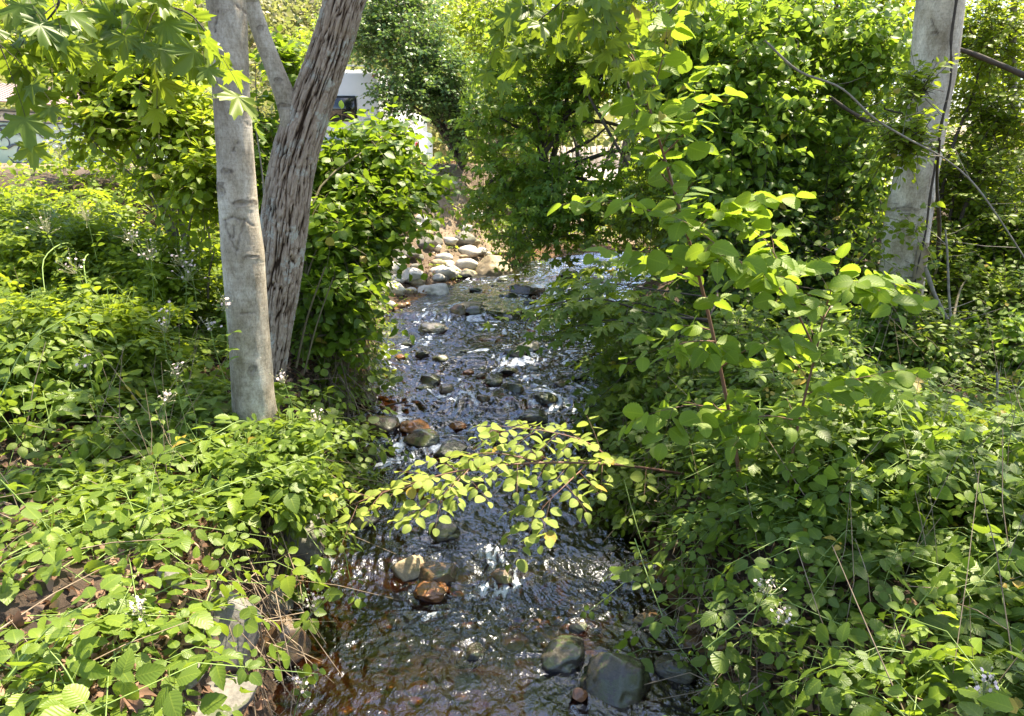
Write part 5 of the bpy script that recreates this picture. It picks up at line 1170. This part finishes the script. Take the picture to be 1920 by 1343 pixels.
q = Buf(); q.box((0, -.15, BZ), (LW, 0, TOPZ), Mw); q.build('wall', m, e, smooth=False)
MK = plain('dark_slate_paint', (.10, .13, .16), .7)
q = Buf(); q.box((0, .002, TOPZ-.34), (LW*.52, .012, TOPZ-.05), Mw); q.build('border', plain('white_paint', (.72, .74, .72), .6), e, smooth=False)
q = Buf()
for i in range(26):
    a = .2+i*.21; c0 = W(a, TOPZ-.19, .016); th = np.arange(20)*2*PI/20; rr2 = .085 if i % 2 else .06
    c = np.array([c0+ux*rr2*math.cos(t)+UP*rr2*math.sin(t) for t in th]); q.add(np.vstack([c, c0[None]]), [[k2, (k2+1) % 20, 20] for k2 in range(20)])
for z in (TOPZ-.06, TOPZ-.33):
    q.box((0, .013, z-.015), (LW*.52, .02, z+.015), Mw)
rs = np.random.default_rng(3)
def scroll(a, z, s, turn, n=3.0):
    th = np.linspace(0, n*PI, 40); r_ = s*np.exp(-th/4.5); P = np.array([W(a+turn*(r_[k]*math.cos(th[k])), z+r_[k]*math.sin(th[k]), .012) for k in range(40)])
    V, F = tube(P, np.linspace(.035, .014, 40)*s*1.4, 5); q.add(V, F)
for a, z, s, t in [(1.5, 3.3, .55, 1), (2.2, 3.0, .4, -1), (2.7, 3.55, .45, 1), (3.2, 2.7, .6, -1), (3.9, 3.2, .5, 1), (4.3, 2.6, .4, 1), (4.9, 3.1, .7, -1), (5.6, 2.6, .5, 1), (6.2, 3.3, .45, -1), (6.9, 2.8, .5, 1), (7.6, 3.2, .5, -1), (.8, 2.8, .5, -1), (8.4, 2.8, .5, 1)]: scroll(a, z, s, t)
for i in range(12):
    a = rs.uniform(1, LW-1); z = rs.uniform(2.4, 3.6); P = spline([W(a, z, .012), W(a+.3, z+.15*rs.normal(), .012), W(a+.6, z+.1*rs.normal(), .012), W(a+.9, z-.1, .012)], 24); V, F = tube(P, np.concatenate([np.linspace(.01, .04, 12), np.linspace(.04, .008, 12)]), 5); q.add(V, F)
q.build('painted_scrolls', MK, e)
# awning roof above the wall
q = Buf(); q.box((-1.0, -1.6, TOPZ+.12), (LW*.62, .55, TOPZ+.17), lambda v: np.array([W(p[0], p[2]+(.55-p[1])*.28, p[1]) for p in v])); aw = empty('lean_to_roof', W(2, TOPZ+.2), 'faded pinkish brown lean-to roof above the painted wall', 'roof')
q.build('roof', plain('faded_brown_tin', (.42, .31, .27), .6, (.34, .25, .22), 4), aw, smooth=False)
q = Buf()
for i in range(40): q.box((-.9+i*.16, -1.5, TOPZ+.172), (-.87+i*.16, .54, TOPZ+.19), lambda v: np.array([W(p[0], p[2]+(.55-p[1])*.28, p[1]) for p in v]))
q.build('ribs', plain('rib_brown', (.36, .27, .24), .6), aw, smooth=False)
for a in (1.9, 6.0):
    q = Buf(); V, F = tube([W(a-.15, BZ, .5), W(a, TOPZ+.12, .5)], .03, 8); q.add(V, F); q.build('post', M_WHITE, aw)
# ornaments
def star(px, py, Yd, r_, mat, lab):
    p = at(px, py, Yd); V = []
    for k in range(10):
        a = PI/2+k*PI/5; rr3 = r_ if k % 2 == 0 else r_*.45; V.append(p+np.array([rr3*math.cos(a), 0, rr3*math.sin(a)]))
    V += [p+[0, -.05, 0], p+[0, .05, 0]]; F = [[k, (k+1) % 10, 10] for k in range(10)]+[[(k+1) % 10, k, 11] for k in range(10)]
    q = Buf(); q.add(np.array(V), F); tag(q.build('star_ornament', mat, smooth=False), lab, 'ornament', 'hanging star ornaments')
star(87, 210, 19.6, .14, plain('magenta_paint', (.65, .06, .42), .5), 'magenta star hanging at the end of the painted border')
star(148, 194, 20.5, .10, plain('pink_paint', (.75, .12, .22), .5), 'small pink star hanging right of the magenta one')
star(178, 184, 20.5, .12, plain('red_paint', (.70, .02, .03), .5), 'red star hanging farthest right among the leaves')
# chairs
def chair(px, py, Yd, lab, mat, rz, s=1.0):
    p = at(px, py, Yd); zb = p[2]-.45; e2 = empty('folding_chair', (p[0], p[1], zb), lab, 'chair', 'chairs by the painted wall')
    c, s_ = math.cos(rz), math.sin(rz)
    def T(v): v = np.asarray(v, float)*s; return np.stack([p[0]+v[:, 0]*c-v[:, 1]*s_, p[1]+v[:, 0]*s_+v[:, 1]*c, zb+v[:, 2]], -1)
    q = Buf(); V, F = [], []
    xs = np.linspace(-.26, .26, 9); zs = np.linspace(.42, .95, 7)
    for z in zs:
        for x in xs: V.append([x, .2+.12*(z-.42)/.5+.05*math.cos(x/.26*1.3), z])
    q.add(T(V), grid_faces(7, 9)); o = q.build('backrest', mat, e2); sm = o.modifiers.new('t', 'SOLIDIFY'); sm.thickness = .015
    q = Buf(); V = []
    for y in np.linspace(-.25, .22, 7):
        for x in xs: V.append([x, y, .42-.04*math.cos(x/.26*1.3)+.03])
    q.add(T(V), grid_faces(7, 9)); o = q.build('seat', mat, e2); sm = o.modifiers.new('t', 'SOLIDIFY'); sm.thickness = .015
    for sx in (-1, 1):
        for a, b2 in (((.27*sx, -.25, 0), (.27*sx, .25, .45)), ((.27*sx, .3, 0), (.27*sx, -.22, .45))):
            q = Buf(); V, F = tube(T([a, b2]), .013, 7); q.add(V, F); q.build('leg', M_GREYM, e2)
        q = Buf(); q.box((-.03, -.27, 0), (.03, .25, .02), lambda v, sx=sx: T(v+np.array([.28*sx, 0, .62]))); q.build('armrest', mat, e2, smooth=False)
chair(155, 345, 16.5, 'slate blue folding chair before the painted wall', plain('slate_blue_cloth', (.12, .20, .38), .8), .25)
chair(176, 355, 15.2, 'bright turquoise chair beside the slate blue one', plain('turquoise_plastic', (.02, .50, .62), .4), -.5, .8)
# brick planter edge and patio
q = Buf(); pa = at(240, 372, 16.0); q.box((pa[0]-.4, pa[1], g1(pa[0], pa[1])-.2), (pa[0]+2.2, pa[1]+.5, pa[2]-.05)); tag(bev(q.build('brick_planter', plain('red_brick', (.45, .2, .14), .9, (.3, .13, .09), 9, bmp=.01), smooth=False), .03), 'low red brick planter edge behind the left shrub stems', 'planter')
# fence
f0 = at(1085, 300, 31); f1 = at(1150, 300, 31); e = empty('board_fence', (float(f0[0]), 31, 2.2), 'pale upright board fence beyond the maple arch', 'fence')
q = Buf()
for i in range(22): q.box((f0[0]-1.2+i*.24, 31, 2.1), (f0[0]-1.2+i*.24+.2, 31.03, at(1100, 276, 31)[2]+.03*(i % 3)))
q.build('boards', plain('weathered_board', (.62, .53, .45), .8, (.48, .40, .34), 5), e, smooth=False)
q = Buf(); q.box((f0[0]-1.2, 31.035, 2.6), (f0[0]+4.1, 31.1, 2.7)); q.build('rail', M_GREYTWIG, e, smooth=False)
# utility wires
q = Buf()
for z0, z1 in ((250, 244), (258, 252), (262, 268)):
    P = spline([at(900, z0, 45), at(1130, z1+3, 45), at(1400, z0-4, 45)], 30); V, F = tube(P, .03, 5); q.add(V, F)
tag(q.build('overhead_wires', M_BLACK), 'three dark overhead wires crossing the sky under the maple arch', 'wires')
# tubs on the low ledge, fire bowl, sticks
q = Buf(); la = at(800, 330, 21); lz = la[2]-.06; q.box((la[0]-1.3, 21, 1.9), (la[0]+1.5, 21.5, lz)); tag(bev(q.build('stone_ledge', RM['tan'], smooth=False), .05), 'low mossy stone ledge in front of the sunny road', 'ledge')
for dx, lab in ((.3, 'dark blue tub, left one of two on the ledge'), (.62, 'dark blue tub, right one of two on the ledge')):
    q = Buf(); zs = np.array([lz, lz+.02, lz+.26, lz+.28]); V, F = tube(np.stack([0*zs+la[0]+dx, 0*zs+21.2, zs], -1), np.array([.10, .115, .14, .15]), 20); q.add(V, F)
    e2 = empty('tub', (la[0]+dx, 21.2, lz), lab, 'tub', 'tubs on the ledge'); q.build('body', plain('dark_blue_plastic', (.04, .07, .12), .5), e2)
    q = Buf(); V, F = tube(np.stack([la[0]+dx+.15*np.cos(np.linspace(0, 2*PI, 30)), 21.2+.15*np.sin(np.linspace(0, 2*PI, 30)), np.full(30, lz+.28)], -1), .012, 6); q.add(V, F); q.build('rim', M_BLACK, e2)
fb = at(782, 322, 20.0); q = Buf(); t = np.linspace(.15, 1, 10); P = np.stack([0*t+fb[0], 0*t+20.0, fb[2]-.12+.14*t**2], -1); V, F = tube(P, .32*np.sqrt(t), 24); q.add(V, F)
e2 = empty('fire_bowl', (fb[0], 20.0, fb[2]-.5), 'rusty round fire bowl on thin legs left of the tubs', 'fire bowl'); q.build('bowl', plain('rusty_iron', (.16, .08, .05), .8, (.09, .05, .04), 14), e2)
for a in (0.4, 2.5, 4.6):
    q = Buf(); V, F = tube([[fb[0]+.2*math.cos(a), 20+.2*math.sin(a), fb[2]-.05], [fb[0]+.28*math.cos(a), 20+.28*math.sin(a), g1(fb[0], 20.)]], .015, 6); q.add(V, F); q.build('leg', M_BLACK, e2)
# gravel road
rx_ = np.linspace(-26, 26, 60); ry_ = np.linspace(24.5, 36, 20); RX, RY = np.meshgrid(rx_, ry_); RZ = ground(RX, RY, False)+.05
m = plain('pale_gravel', (.56, .52, .46), .95, (.42, .38, .33), 2.5, det=10); tag(link('road', mesh_from('road', np.stack([RX, RY, RZ], -1).reshape(-1, 3), grid_faces(20, 60)), m), kind='structure')
